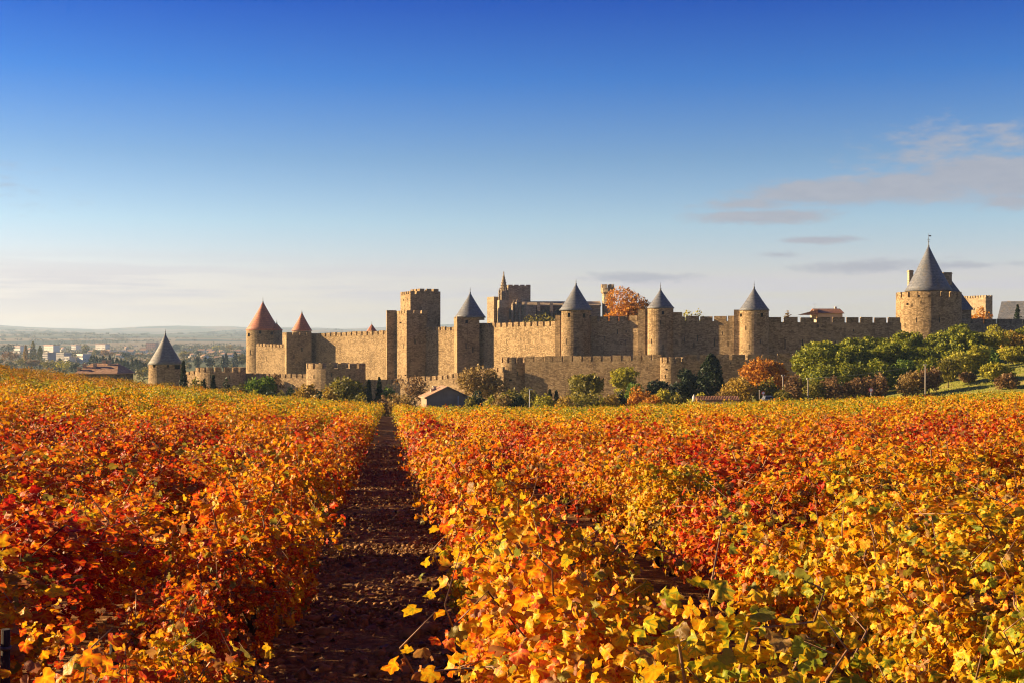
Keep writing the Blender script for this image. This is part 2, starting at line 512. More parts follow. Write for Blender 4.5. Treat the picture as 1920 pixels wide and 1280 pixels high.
def make_vine_leaf():
    m, T, out = mat_new('vine_leaf')
    g = T.add('ShaderNodeNewGeometry')
    oi = T.add('ShaderNodeObjectInfo')
    isl = g.outputs['Random Per Island']
    wn = T.add('ShaderNodeTexWhiteNoise', noise_dimensions='2D',
               ins={'Vector': T.add('ShaderNodeCombineXYZ', ins={0: T.math('MULTIPLY', isl, 91.7), 1: T.math('MULTIPLY', oi.outputs['Random'], 37.3)}).outputs[0]})
    rs = T.add('ShaderNodeSeparateColor', ins={0: wn.outputs['Color']})
    r1, r2, r3 = rs.outputs
    loc = oi.outputs['Location']
    plot = T.noise(loc, 0.16, 2.0, 0.5)              # plots of one grape variety turn together
    patch = T.noise(T.mapped(loc, (1, 1, 1), (31, 7, 3)), 0.62, 2.0, 0.5)
    sp = T.add('ShaderNodeSeparateXYZ', ins={0: g.outputs['Position']})
    back = T.add('ShaderNodeMapRange', interpolation_type='SMOOTHSTEP', ins={'Value': sp.outputs[1], 'From Min': 26.0, 'From Max': 90.0, 'To Max': 0.38}).outputs[0]
    right = T.add('ShaderNodeMapRange', interpolation_type='SMOOTHSTEP', ins={'Value': sp.outputs[0], 'From Min': -2.0, 'From Max': 3.0, 'To Max': 0.13}).outputs[0]
    near = T.add('ShaderNodeMapRange', interpolation_type='SMOOTHSTEP', ins={'Value': sp.outputs[1], 'From Min': 9.0, 'From Max': 22.0, 'To Min': 1.0, 'To Max': 0.0}).outputs[0]
    hue = T.math('ADD', T.math('MULTIPLY', plot, 0.95), T.math('MULTIPLY', patch, 1.05))
    hue = T.math('SUBTRACT', hue, 0.41)
    hue = T.math('ADD', hue, T.math('MULTIPLY', T.math('SUBTRACT', oi.outputs['Random'], 0.5), 0.14))
    hue = T.math('ADD', hue, T.math('MULTIPLY', T.math('SUBTRACT', r1, 0.5), 0.46))
    hue = T.math('ADD', hue, back)
    hue = T.math('ADD', hue, T.math('MULTIPLY', right, T.math('ADD', 0.35, near)))
    ed = T.add('ShaderNodeAttribute', attribute_name='edge').outputs['Fac']
    blot = T.noise(g.outputs['Position'], 22.0, 3.0, 0.6)
    hue = T.math('SUBTRACT', hue, T.math('MULTIPLY', T.math('MULTIPLY', ed, blot), 0.17))
    col = T.ramp(hue, [(0.06, (0.26, 0.006, 0.006)), (0.22, (0.46, 0.024, 0.008)), (0.36, (0.56, 0.085, 0.010)),
                       (0.50, (0.66, 0.19, 0.008)), (0.66, (0.72, 0.35, 0.009)), (0.86, (0.70, 0.46, 0.014)), (1.0, (0.26, 0.29, 0.022))])
    ve = T.add('ShaderNodeAttribute', attribute_name='vein').outputs['Fac']
    hv = T.math('ADD', hue, T.math('SUBTRACT', T.math('MULTIPLY', ve, 0.24), 0.05))
    T.t.links.new(hv, col.node.inputs[0])
    spot = T.add('ShaderNodeMapRange', interpolation_type='SMOOTHSTEP', ins={'Value': T.noise(g.outputs['Position'], 45.0, 3.0, 0.65), 'From Min': 0.56, 'From Max': 0.66}).outputs[0]
    col = T.mix(T.math('MULTIPLY', spot, T.math('MULTIPLY', T.math('ADD', ed, 0.25), 0.65)), col, (0.10, 0.035, 0.012))
    dry = T.math('GREATER_THAN', r2, 0.90)
    col = T.mix(T.math('MULTIPLY', dry, 0.8), col, (0.24, 0.115, 0.050))
    br = T.math('GREATER_THAN', r3, 0.93)
    col = T.mix(T.math('MULTIPLY', br, 0.8), col, (0.16, 0.20, 0.03))
    sere = T.add('ShaderNodeMapRange', interpolation_type='SMOOTHSTEP', ins={'Value': sp.outputs[0], 'From Min': -46.0, 'From Max': -22.0, 'To Min': 0.55, 'To Max': 0.0}).outputs[0]
    col = T.mix(sere, col, (0.20, 0.075, 0.018))                      # the slope on the left has already withered
    vv = T.math('ADD', 0.42, T.math('MULTIPLY', blot, 1.2))
    col = T.mix(1.0, col, T.add('ShaderNodeCombineColor', ins={0: vv, 1: vv, 2: vv}).outputs[0], 'MULTIPLY')
    b = T.add('ShaderNodeBsdfPrincipled', ins={'Base Color': col, 'Roughness': 0.5, 'Specular IOR Level': 0.2})
    bp = T.add('ShaderNodeBump', ins={'Height': T.noise(g.outputs['Position'], 60.0, 2.0, 0.6), 'Strength': 0.35, 'Distance': 0.01})
    T.t.links.new(bp.outputs[0], b.inputs['Normal'])
    tr = T.add('ShaderNodeBsdfTranslucent', ins={'Color': col})
    mx = T.add('ShaderNodeMixShader', ins={0: 0.40})
    T.t.links.new(b.outputs[0], mx.inputs[1]); T.t.links.new(tr.outputs[0], mx.inputs[2])
    T.t.links.new(mx.outputs[0], out.inputs[0])
    MATS['vine_leaf'] = m


make_vine_leaf()


def make_ground_mat():
    m, T, out = mat_new('earth')
    p = pos(T)
    sp = T.add('ShaderNodeSeparateXYZ', ins={0: p})
    n1 = T.noise(p, 7.0, 6.0, 0.7)
    n2 = T.noise(p, 0.5, 4.0, 0.6)
    soil = T.ramp(n1, [(0.3, (0.09, 0.040, 0.011)), (0.55, (0.24, 0.11, 0.030)), (0.78, (0.38, 0.19, 0.060))])
    grass = T.ramp(T.math('ADD', T.math('MULTIPLY', n2, 0.6), T.math('MULTIPLY', T.noise(p, 3.0, 3.0, 0.7), 0.4)),
                   [(0.36, (0.13, 0.17, 0.02)), (0.48, (0.27, 0.27, 0.035)), (0.60, (0.40, 0.32, 0.09)), (0.72, (0.38, 0.27, 0.12))])
    field = T.add('ShaderNodeTexVoronoi', ins={'Vector': T.mapped(p, (1, 0.45, 1)), 'Scale': 0.0042})
    fv = T.add('ShaderNodeSeparateColor', ins={0: field.outputs['Color']}).outputs[0]
    farc = T.ramp(fv, [(0.0, (0.05, 0.065, 0.03)), (0.3, (0.14, 0.13, 0.06)), (0.55, (0.24, 0.18, 0.09)), (0.8, (0.10, 0.115, 0.045)), (1.0, (0.30, 0.21, 0.12))], 'CONSTANT')
    e1 = T.math('ADD', sp.outputs[1], T.math('MULTIPLY', T.math('SUBTRACT', n2, 0.5), 6.0))
    k1 = T.add('ShaderNodeMapRange', ins={'Value': e1, 'From Min': 176.0, 'From Max': 181.0}).outputs[0]
    k2 = T.add('ShaderNodeMapRange', ins={'Value': sp.outputs[1], 'From Min': 650.0, 'From Max': 1100.0}).outputs[0]
    col = T.mix(k2, T.mix(k1, soil, grass), farc)
    surf(T, out, col, 0.95, n1, 0.9, 0.08, 0.15)
    MATS['earth'] = m


make_ground_mat()

# ------------------------------------------------------------------ terrain: one sheet to the horizon
def graded(stops):
    v = [stops[0][0]]
    for (a, st), (b, _) in zip(stops[:-1], stops[1:]):
        n = max(1, int(round((b - a) / st)))
        v += [a + (b - a) * (i + 1) / n for i in range(n)]
    return np.array(v)


def make_terrain():
    xs = graded([(-9000, 900), (-4500, 260), (-1500, 80), (-400, 12), (-130, 2.5), (130, 12), (400, 100), (1500, 900), (9000, 1)])
    ys = graded([(-1200, 200), (-200, 20), (-20, 1.4), (330, 5), (520, 25), (1400, 90), (3200, 130), (11500, 1)])
    gx, gy = np.meshgrid(xs, ys)
    gz = ground_np(gx, gy)
    rough = (np.sin(gx * 1.7 + np.sin(gy * 0.9)) * np.sin(gy * 1.3 + gx * 0.4)) * 0.03
    gz = gz + rough * (np.abs(gx) < 140) * (gy < 330)
    V = np.stack([gx, gy, gz], -1).reshape(-1, 3)
    nx, ny = len(xs), len(ys)
    ii = np.arange(nx * ny).reshape(ny, nx)
    Fc = np.stack([ii[:-1, :-1], ii[:-1, 1:], ii[1:, 1:], ii[1:, :-1]], -1).reshape(-1, 4)
    o = new_obj('ground', np_mesh('ground', V, Fc, MATS['earth'], True))
    tag(o, kind='structure')


make_terrain()

# ------------------------------------------------------------------ masonry builders
UNIT = None


def unit_box(mat):
    key = 'unit_' + mat
    if key in MATS:
        return MATS[key]
    mb = MB(); mb.box((0, 0, 0), 1, 1, 1)
    MATS[key] = mb.mesh('merlon', MATS[mat])
    return MATS[key]


def block(name, parent, c, sx, sy, sz, rz, mat):
    """a box piece that shares its mesh; c = centre of its bottom, in world space"""
    o = new_obj(name, unit_box(mat), parent)
    o.location = Vector(c) - parent.location
    o.scale = (sx, sy, sz)
    o.rotation_euler = (0, 0, rz)
    return o


def cut_grid(mb, fn, us, vs, holes, smooth=False):
    """surface fn(u, v) as a grid, leaving the holes (u0,u1,v0,v1) open"""
    U = sorted(set([round(u, 6) for u in us] + [round(h[k], 6) for h in holes for k in (0, 1)]))
    Vv = sorted(set([round(v, 6) for v in vs] + [round(h[k], 6) for h in holes for k in (2, 3)]))
    i0 = len(mb.v)
    for v in Vv:
        for u in U:
            mb.v.append(tuple(fn(u, v)))
    n = len(U)
    for b in range(len(Vv) - 1):
        for a in range(n - 1):
            cu = (U[a] + U[a + 1]) / 2; cv = (Vv[b] + Vv[b + 1]) / 2
            if any(h[0] < cu < h[1] and h[2] < cv < h[3] for h in holes):
                continue
            k = i0 + b * n + a
            mb.f.append((k, k + 1, k + n + 1, k + n)); mb.sm.append(smooth)


def pocket(name, parent, pts, inward, mat='recess_shade'):
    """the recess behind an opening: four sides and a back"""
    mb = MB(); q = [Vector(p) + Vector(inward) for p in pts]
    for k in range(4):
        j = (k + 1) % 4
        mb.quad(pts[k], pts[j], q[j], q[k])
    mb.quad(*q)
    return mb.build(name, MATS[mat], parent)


def curtain_wall(label, pts, base, thick=2.0, mer=(2.4, 1.1, 1.5), slits=(), mat='wall_stone', group=None, name='curtain_wall', start=0.5, ends=True):
    """pts: (photo x, distance, photo y of the merlon tops); slits: (photo x, photo y, width px, height px)"""
    A = [P(px, py, D) for (px, D, py) in pts]
    ml, gap, mh = mer
    root = thing(name, label, 'castle wall', Vector((A[0].x, A[0].y, base)), group)
    root['kind'] = 'thing'
    mb = MB()
    pockets = []
    for s in range(len(A) - 1):
        a, b = A[s], A[s + 1]
        d = Vector((b.x - a.x, b.y - a.y, 0)); L = d.length; t = d / L
        nrm = Vector((t.y, -t.x, 0))
        za, zb = a.z - mh, b.z - mh

        def fn(u, v, a=a, t=t, L=L, za=za, zb=zb):
            top = za + (zb - za) * u / L
            return (a.x + t.x * u, a.y + t.y * u, base + (top - base) * v)
        holes = []
        for (px, py, wp, hp) in slits:
            k = (px - 960) / F
            den = (t.x - k * t.y)
            u = (k * a.y - a.x) / den
            if not (0.6 < u < L - 0.6):
                continue
            D = a.y + t.y * u
            z = Z(py, D); top = za + (zb - za) * u / L
            hw = wp / F * D / 2; hh = hp / F * D / 2
            v0, v1 = (z - hh - base) / (top - base), (z + hh - base) / (top - base)
            if v1 > 0.97 or v0 < 0.02:
                continue
            holes.append((u - hw, u + hw, v0, v1))
        cut_grid(mb, fn, [0, L], [0, 1], holes)
        for h in holes:
            pp = [Vector(fn(h[0], h[2])), Vector(fn(h[1], h[2])), Vector(fn(h[1], h[3])), Vector(fn(h[0], h[3]))]
            pockets.append((pp, -nrm * 0.9))
        bk = -nrm * thick
        f = [Vector(fn(0, 1)), Vector(fn(L, 1)), Vector(fn(0, 0)), Vector(fn(L, 0))]
        mb.quad(f[0], f[1], f[1] + bk, f[0] + bk)                    # wall walk
        mb.quad(f[1] + bk, f[3] + bk, f[2] + bk, f[0] + bk)
        if s == 0: mb.quad(f[0], f[0] + bk, f[2] + bk, f[2])
        if s == len(A) - 2: mb.quad(f[1], f[3], f[3] + bk, f[1] + bk)
        n = max(1, int(round(L / (ml + gap))))
        step = L / n
        rz = math.atan2(t.y, t.x)
        for k in range(n):
            u = (k + start) * step
            zz = za + (zb - za) * u / L
            c = a + t * u - nrm * 0.37
            j = R.uniform(-0.12, 0.10)
            block('merlon', root, (c.x, c.y, zz - 0.06), step * ml / (ml + gap) + j, 0.8, mh + 0.06 + j, rz, mat)
    mb.build('wall', MATS[mat], root)
    for pp, inw in pockets:
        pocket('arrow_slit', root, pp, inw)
    return root


def drum_mesh(c, cpx, Dc, r0, r1, z0, z1, openings):
    """round tower body; openings in photo pixels (x, y, w, h)"""
    mb = MB()
    holes = []
    view = math.atan2(-c[1], -c[0])                         # direction to the camera
    for (px, py, wp, hp) in openings:
        k = max(-0.97, min(0.97, (px - cpx) / F * Dc / r1))
        ang = math.asin(k)
        z = Z(py, Dc - r1 * math.cos(ang))
        hw = wp / F * Dc / 2 / r1 / max(0.35, math.cos(ang))
        hh = hp / F * Dc / 2
        holes.append((ang - hw, ang + hw, (z - hh - z0) / (z1 - z0), (z + hh - z0) / (z1 - z0)))

    def fn(a, v):
        r = r0 + (r1 - r0) * v
        th = view + a
        return (c[0] + r * math.cos(th), c[1] + r * math.sin(th), z0 + (z1 - z0) * v)
    us = [-math.pi + 2 * math.pi * k / 36 for k in range(37)]
    cut_grid(mb, fn, us, [0, 0.5, 1], holes, False)
    top = [fn(us[k], 1) for k in range(36)]
    mb.poly(top)
    pk = []
    for h in holes:
        pp = [Vector(fn(h[0], h[2])), Vector(fn(h[1], h[2])), Vector(fn(h[1], h[3])), Vector(fn(h[0], h[3]))]
        mid = sum(pp, Vector()) / 4
        inw = (Vector((c[0], c[1], mid.z)) - mid).normalized() * 0.9
        pk.append((pp, inw))
    return mb, pk


def cone_roof(c, r, ze, za, parent, mat, finial=0.0, n=32, name='roof'):
    H = za - ze
    mb = MB()
    mb.lathe(c, [(r * 0.97, ze - 0.12), (r, ze), (r * 0.86, ze + H * 0.115), (r * 0.52, ze + H * 0.45), (r * 0.2, ze + H * 0.79), (0.09, za)], n)
    ro = mb.build(name, MATS[mat], parent)
    if finial:
        mb = MB()
        mb.lathe(c, [(0.20, za - 0.5), (0.24, za + finial * 0.12), (0.09, za + finial * 0.2), (0.07, za + finial * 0.45), (0.2, za + finial * 0.5),
                     (0.06, za + finial * 0.56), (0.03, za + finial)], 10)
        mb.build('finial', MATS['lead'], ro)
    return ro


def round_tower(label, px, D, hw, ye, ya, yf, base, openings=(), roof='slate', over=1.07, group=None, mat='wall_stone', taper=1.03):
    r = hw / F * D
    c = (X(px, D), D)
    root = thing('round_tower', label, 'tower', Vector((c[0], c[1], base)), group)
    ze, za, zf = Z(ye, D), Z(ya, D), Z(yf, D)
    mb, pk = drum_mesh(c, px, D, r * taper, r, base, ze - 0.14, openings)
    mb.build('drum', MATS[mat], root)
    for pp, inw in pk:
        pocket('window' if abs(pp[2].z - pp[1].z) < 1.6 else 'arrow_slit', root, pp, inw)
    cone_roof(c, r * over, ze, za, root, roof, max(0.0, zf - za))
    return root


def arc_merlons(root, c, r, z, h, n, fill, th, mat, a0=0.0, a1=2 * math.pi):
    """curved merlons on a round parapet, one object each, one shared mesh"""
    da = (a1 - a0) / n
    w = da * fill
    mb = MB()
    ring0, k = [], 4
    for i in range(k + 1):
        a = -w / 2 + w * i / k
        ring0.append(((r + 0.03) * math.cos(a), (r + 0.03) * math.sin(a)))
    for i in range(k + 1):
        a = w / 2 - w * i / k
        ring0.append(((r - th) * math.cos(a), (r - th) * math.sin(a)))
    mb.prism([(p[0], p[1], -0.05) for p in ring0], [(p[0], p[1], h) for p in ring0])
    me = mb.mesh('merlon', MATS[mat])
    for i in range(n):
        o = new_obj('merlon', me, root)
        o.location = Vector((c[0], c[1], z)) - root.location
        o.rotation_euler = (0, 0, a0 + da * (i + 0.5))


def bastion(label, px, D, hw, yt, base, mh=1.5, n=13, openings=(), mat='outer_stone'):
    r = hw / F * D
    c = (X(px, D), D)
    root = thing('bastion', label, 'tower', Vector((c[0], c[1], base)))
    zt = Z(yt, D - r * 0.7) - mh
    mb, pk = drum_mesh(c, px, D, r * 1.03, r, base, zt, openings)
    mb.build('drum', MATS[mat], root)
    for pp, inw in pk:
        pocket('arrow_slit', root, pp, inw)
    arc_merlons(root, c, r, zt, mh, n, 0.70, 0.8, mat, R.uniform(0, 0.4), 2 * math.pi + 0.2)
    return root


def rect_ring(corner, rz, wl, wf):
    """footprint from its near corner: wl runs back along the left face, wf along the front face"""
    f = Vector((math.cos(rz), math.sin(rz), 0)); l = Vector((-math.sin(rz), math.cos(rz), 0))
    c = Vector((corner[0], corner[1], 0))
    return [c, c + f * wf, c + f * wf + l * wl, c + l * wl], f, l


def square_block(root, corner, rz, wl, wf, z0, z1, mat, name='wall', mer=None, openL=(), openF=()):
    """openings as (along 0..1, z centre, w, h) on the left and front faces"""
    ring, f, l = rect_ring(corner, rz, wl, wf)
    mb = MB(); pk = []
    for (a, b, op) in ((ring[0], ring[1], openF), (ring[1], ring[2], ()), (ring[2], ring[3], ()), (ring[3], ring[0], openL)):
        d = b - a; L = d.length; t = d / L
        holes = [(k * L - w / 2, k * L + w / 2, (zc - h / 2 - z0) / (z1 - z0), (zc + h / 2 - z0) / (z1 - z0)) for (k, zc, w, h) in op]

        def fn(u, v, a=a, t=t):
            return (a.x + t.x * u, a.y + t.y * u, z0 + (z1 - z0) * v)
        cut_grid(mb, fn, [0, L], [0, 1], holes)
        for h in holes:
            pp = [Vector(fn(h[0], h[2])), Vector(fn(h[1], h[2])), Vector(fn(h[1], h[3])), Vector(fn(h[0], h[3]))]
            pk.append((pp, -Vector((t.y, -t.x, 0)) * 0.7))
    mb.poly([(p.x, p.y, z1) for p in ring])
    mb.build(name, MATS[mat], root)
    for pp, inw in pk:
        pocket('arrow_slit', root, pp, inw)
    if mer:
        ml, gap, mh = mer
        for k in range(4):
            a, b = ring[k], ring[(k + 1) % 4]
            d = b - a; L = d.length; t = d / L; nr = Vector((t.y, -t.x, 0))
            n = max(2, int(round((L + gap) / (ml + gap))))
            w = (L - (n - 1) * gap) / n
            for i in range(n):
                off = (0.37 if i == 0 else 0) - (0.37 if i == n - 1 else 0)
                wd = w - (0.74 if i in (0, n - 1) else 0) + (0.0 if k % 2 else 0.74) * (1 if i in (0, n - 1) else 0)
                u = i * (w + gap) + w / 2 + (off if k % 2 else 0)
                c = a + t * u - nr * 0.37
                block('merlon', root, (c.x, c.y, z1 - 0.05), max(0.3, wd - 0.01 * k), 0.8, mh, math.atan2(t.y, t.x), mat)
    return ring


# ------------------------------------------------------------------ the inner ring of walls, left to right
rd = math.radians
# corner tower with the tall red cone and its small side roof
tA = round_tower('tall round tower with large red tiled cone at the left end of the inner wall', 493, 472, 30.5, 619, 566, 556, -16,
                 [(467, 628, 4, 6), (488, 623, 4.5, 6), (509, 625, 4.5, 6), (470, 660, 1.6, 9)], 'red_tile', 1.05)
cS = (X(519, 470), 470.0)
mb = MB(); mb.lathe(cS, [(2.0, -12), (2.0, Z(619, 470) - 0.1)], 20); mb.build('stair_turret', MATS['wall_stone'], tA)
cone_roof(cS, 2.25, Z(619, 470), Z(606, 470), tA, 'red_tile', 1.3, 20, 'turret_roof')
curtain_wall('short sunlit wall with small pointed buttress between the two red roofed towers', [(480, 452, 643), (537, 438, 645.5)], -17, mer=(1.5, 0.7, 1.1), slits=[(500, 672, 1.5, 8)])
w0 = [o for o in COL.objects if o.name.startswith('curtain_wall')][-1]
mb = MB()
pb = P(503, 699, 446.2)
mb.prism([(pb.x - 0.8, pb.y + .6, pb.z - 4), (pb.x + 0.75, pb.y - 1.0, pb.z - 4), (pb.x + 1.3, pb.y + 0.4, pb.z - 4)],
         [(pb.x + .2, pb.y + .55, pb.z + 3.3), (pb.x + .26, pb.y + .45, pb.z + 3.3), (pb.x + .3, pb.y + .5, pb.z + 3.3)])
mb.build('buttress', MATS['ashlar'], w0)
# shaded flat fronted tower with the smaller red cone
tB = thing('gate_tower', 'flat fronted shaded tower topped by a small red tiled cone', 'tower', Vector((X(560, 442), 442, -16)))
square_block(tB, (X(537, 436), 436.0), rd(20), 8, 8.6, -16, Z(628, 438), 'wall_stone', mer=(1.6, 0.7, 0.9), openF=[(0.62, Z(655, 438), 0.45, 1.3), (0.3, Z(668, 438), 0.3, 1.4)])
cB = (X(566, 443), 443.0)
mb, pk = drum_mesh(cB, 566, 443, 3.25, 3.25, Z(640, 443), Z(621, 443), [])
mb.build('upper_drum', MATS['wall_stone'], tB)
cone_roof(cB, 3.6, Z(620, 443), Z(586, 443), tB, 'red_tile', 0.8, 28)
curtain_wall('long sunlit inner wall between the small red cone and the square tower', [(582, 443, 625), (640, 430, 623), (730, 409, 619.5)], -15, mer=(2.2, 0.8, 1.3),
             slits=[(640, 655, 1.3, 7), (675, 660, 1.3, 7), (705, 652, 1.3, 7)])
tR = thing('red_turret', 'tiny red pyramid roof peeking over the long sunlit wall', 'tower', Vector((X(697, 440), 440, -6)))
mb = MB(); mb.box((X(697, 440), 440, -6), 2.6, 2.6, Z(621, 440) + 6); mb.build('wall', MATS['wall_stone'], tR)
mb = MB(); mb.lathe((X(697, 440), 440), [(1.75, Z(621, 440) - .1), (1.8, Z(621, 440)), (0.06, Z(608, 440))], 8, False); mb.build('roof', MATS['red_tile'], tR)
mb = MB(); mb.lathe((X(697, 440), 440), [(0.08, Z(608.5, 440)), (0.03, Z(603, 440))], 6); mb.build('finial', MATS['lead'], tR)

# great square tower
tC = thing('square_keep', 'massive square tower with stepped crenellated top, tallest of the wall', 'tower', Vector((X(775, 404), 404, -16)))
TH = rd(24)
square_block(tC, (X(769.5, 403), 403.0), TH, 9.6, 10.1, -16, Z(552, 404), 'wall_stone', 'tall_wall', (1.5, 0.7, 1.0),
             openL=[(0.45, Z(578, 405), 0.4, 2.2), (0.3, Z(562, 405), 0.5, 0.6), (0.7, Z(562, 405), 0.5, 0.6)], openF=[(0.2, Z(588, 402), 0.5, 0.8), (0.52, Z(589, 402), 0.5, 0.8)])
rg, ff, ll = rect_ring((X(769.5, 403), 403.0), TH, 9.6, 10.1)
cc = rg[0] + ff * 3.2 + ll * 0.35
square_block(tC, (cc.x, cc.y), TH, 8.6, 6.4, Z(552, 404) - 0.2, Z(546.5, 404), 'wall_stone', 'top_wall', (1.9, 0.8, 0.9))
square_block(tC, (X(762.5, 395), 395.0), TH, 11.6, 6.8, -16, Z(588, 396), 'wall_stone', 'lower_wall', (1.6, 0.7, 1.0),
             openL=[(0.5, Z(605, 399), 2.0, 0.35), (0.55, Z(624, 399), 0.4, 1.6), (0.28, Z(648, 399), 0.35, 1.5), (0.75, Z(648, 399), 0.35, 1.5), (0.62, Z(674, 399), 0.35, 1.6)],
             openF=[(0.4, Z(640, 393), 0.4, 1.5)])
square_block(tC, (X(725.5, 404), 404.0), rd(10), 2.5, 3.0, -16, Z(582, 404), 'wall_stone', 'side_buttress')

curtain_wall('shaded stretch of inner wall right of the great square tower', [(796, 398, 613), (856, 386.5, 613)], -15, mer=(1.7, 0.7, 1.1))
# tower D: flat fronted under a slate cone
tD = thing('slate_tower', 'flat shaded tower under a slate cone beside the square tower', 'tower', Vector((X(880, 386), 386, -16)))
square_block(tD, (X(857, 380), 380.0), rd(9), 8.5, 6.7, -16, Z(594, 382), 'wall_stone', 'wall', openF=[(0.43, Z(603, 380), 0.8, 1.1), (0.4, Z(648, 380), 0.3, 1.8), (0.7, Z(655, 380), 0.3, 1.8)])
cone_roof((X(881.5, 384), 384.5), 4.75, Z(595, 382), Z(549, 382), tD, 'slate', Z(538, 382) - Z(549, 382), 32)
mb = MB(); mb.lathe((X(881.5, 384), 384.5), [(4.3, Z(600, 382)), (4.3, Z(595, 382) - .1)], 32); mb.build('upper_drum', MATS['wall_stone'], tD)
curtain_wall('long sunlit inner wall below the church', [(897, 384, 606), (1044, 354, 602.5)], -14, mer=(2.1, 0.75, 1.3), slits=[(950, 640, 1.3, 8), (985, 650, 1.3, 8), (1020, 640, 1.3, 8)])
wE = thing('wall_turret', 'raised stone block against the left side of the slate cone tower below the church', 'castle wall', Vector((X(1046, 352), 352, -14)))
square_block(wE, (X(1041, 352.6), 352.6), rd(-30), 2.5, 1.5, -14, Z(591, 352), 'wall_stone')
round_tower('round tower with slate cone standing right of the church spire', 1080, 347.5, 27.5, 582, 533, 523, -14,
            [(1067, 591, 4.5, 8), (1095, 592, 4.5, 8), (1109, 594, 3, 6), (1063, 640, 1.5, 10), (1080, 655, 1.5, 10)], over=1.16)
curtain_wall('inner wall stretch half in tower shadow below the orange tree', [(1104, 347, 593.5), (1216, 338, 592)], -13, mer=(2.3, 0.75, 1.3),
             slits=[(1134, 635, 1.6, 9), (1158, 622, 1.6, 9), (1172, 642, 1.5, 9), (1187, 632, 1.5, 10), (1200, 640, 1.5, 8), (1174, 622, 2, 4)])
tb = thing('wall_turret', 'raised stone block left of the middle slate cone tower', 'castle wall', Vector((X(1202, 339), 339, -13)))
square_block(tb, (X(1196, 338.9), 338.9), rd(-24), 2.0, 2.0, -13, Z(581, 339), 'wall_stone')
round_tower('slim round tower with slate cone right of the orange tree', 1238.5, 337, 24, 578, 543, 530, -13,
            [(1243, 587, 4.5, 6), (1222, 640, 1.5, 9), (1238, 605, 1.5, 8), (1243, 650, 1.5, 9)], over=1.09)
tb = thing('wall_turret', 'raised stone block right of the middle slate cone tower', 'castle wall', Vector((X(1270, 335), 335, -13)))
square_block(tb, (X(1262, 335.4), 335.4), rd(-14), 2.0, 2.2, -13, Z(585.5, 335), 'wall_stone')
curtain_wall('inner wall stretch between the two slim slate cone towers', [(1259, 336, 593.5), (1390, 328, 592.5)], -12, mer=(3.2, 0.55, 1.3),
             slits=[(1283, 636, 1.6, 9), (1276, 645, 1.6, 9), (1308, 634, 1.6, 12), (1301, 646, 1.8, 9), (1340, 642, 1.6, 14), (1365, 645, 1.6, 9), (1355, 625, 1.4, 6)])
tb = thing('wall_turret', 'raised stone block on the left of the third slate cone tower', 'castle wall', Vector((X(1382, 329), 329, -12)))
square_block(tb, (X(1376, 328.6), 328.6), rd(-14), 2.5, 2.2, -12, Z(581, 329), 'wall_stone')
round_tower('slim round tower with slate cone, nearest to the big tower', 1414, 328, 27, 582, 540, 527, -12,
            [(1389.5, 591, 3.5, 6), (1428, 591, 4.5, 7), (1399, 615, 2, 8), (1405, 650, 1.5, 9), (1425, 640, 1.5, 9)], over=1.07)
curtain_wall('longest shaded inner wall, running to the big round tower', [(1437, 330, 594), (1560, 330, 595), (1690, 331, 595.5)], -12, mer=(3.1, 0.7, 1.35),
             slits=[(1472, 645, 1.8, 17), (1505, 645, 1.8, 17), (1566, 648, 1.8, 17), (1437, 618, 1.5, 10), (1534, 612, 2, 4), (1600, 620, 2, 4)])

# the big round tower at the right end
tH = thing('great_round_tower', 'huge round tower with tall slate cone rising inside a crenellated parapet', 'tower', Vector((X(1741, 341), 341, -9)))
rH = 58.5 / F * 341
cH = (X(1741, 341), 341.0)
zt = Z(547, 334) - 1.45
mb, pk = drum_mesh(cH, 1741, 341, rH * 1.03, rH, -9, zt, [(1704, 570, 4, 4), (1712, 572, 2, 6), (1728, 566, 2, 4), (1760, 600, 1.6, 10), (1700, 610, 1.6, 9), (1720, 600, 1.5, 9), (1745, 618, 1.5, 9)])
mb.build('drum', MATS['wall_stone'], tH)
for pp, inw in pk:
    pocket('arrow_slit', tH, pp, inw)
arc_merlons(tH, cH, rH, zt, 1.45, 19, 0.76, 0.8, 'wall_stone', 0.13, 2 * math.pi + 0.13)
mb = MB(); mb.lathe(cH, [(5.7, zt - 0.4), (5.7, Z(546, 341) - 0.13)], 36); mb.build('inner_drum', MATS['wall_stone'], tH)
roH = cone_roof(cH, 6.2, Z(546, 341), Z(461, 341), tH, 'slate', 0.0, 40)
mb = MB(); zA = Z(461, 341)
mb.lathe(cH, [(0.22, zA - 0.8), (0.25, zA), (0.1, zA + .3), (0.07, zA + .9), (.28, zA + 1.05), (.07, zA + 1.25), (.05, zA + 1.9), (.16, zA + 2.0), (.04, zA + 2.15), (.03, zA + 3.3)], 10)
mb.box((cH[0], cH[1], zA + 1.5), 0.9, 0.08, 0.10)
mb.box((cH[0] + .35, cH[1] + .002, zA + 2.45), 0.7, 0.06, 0.35)
mb.build('weather_vane', MATS['lead'], roH)
zr = Z(516, 352); ze = Z(582, 352)
mb = MB()                                                     # rear wing behind the drum
xa, xb = X(1700, 352), X(1811, 352)
mb.box((X(1757, 353), 353, -9), X(1808, 353) - X(1706, 353), 11, ze + 9); mb.build('rear_wall', MATS['wall_stone'], tH)
mb = MB()
xr0, xr1 = X(1706, 353), X(1776, 353)
mb.prism([(xr0, 347.6, ze), (X(1813, 353), 347.6, ze), (X(1813, 353), 358.4, ze), (xr0, 358.4, ze)],
         [(xr0 + .2, 352.7, zr), (xr1, 352.7, zr), (xr1, 353.3, zr), (xr0 + .2, 353.3, zr)])
mb.build('rear_roof', MATS['slate'], tH)
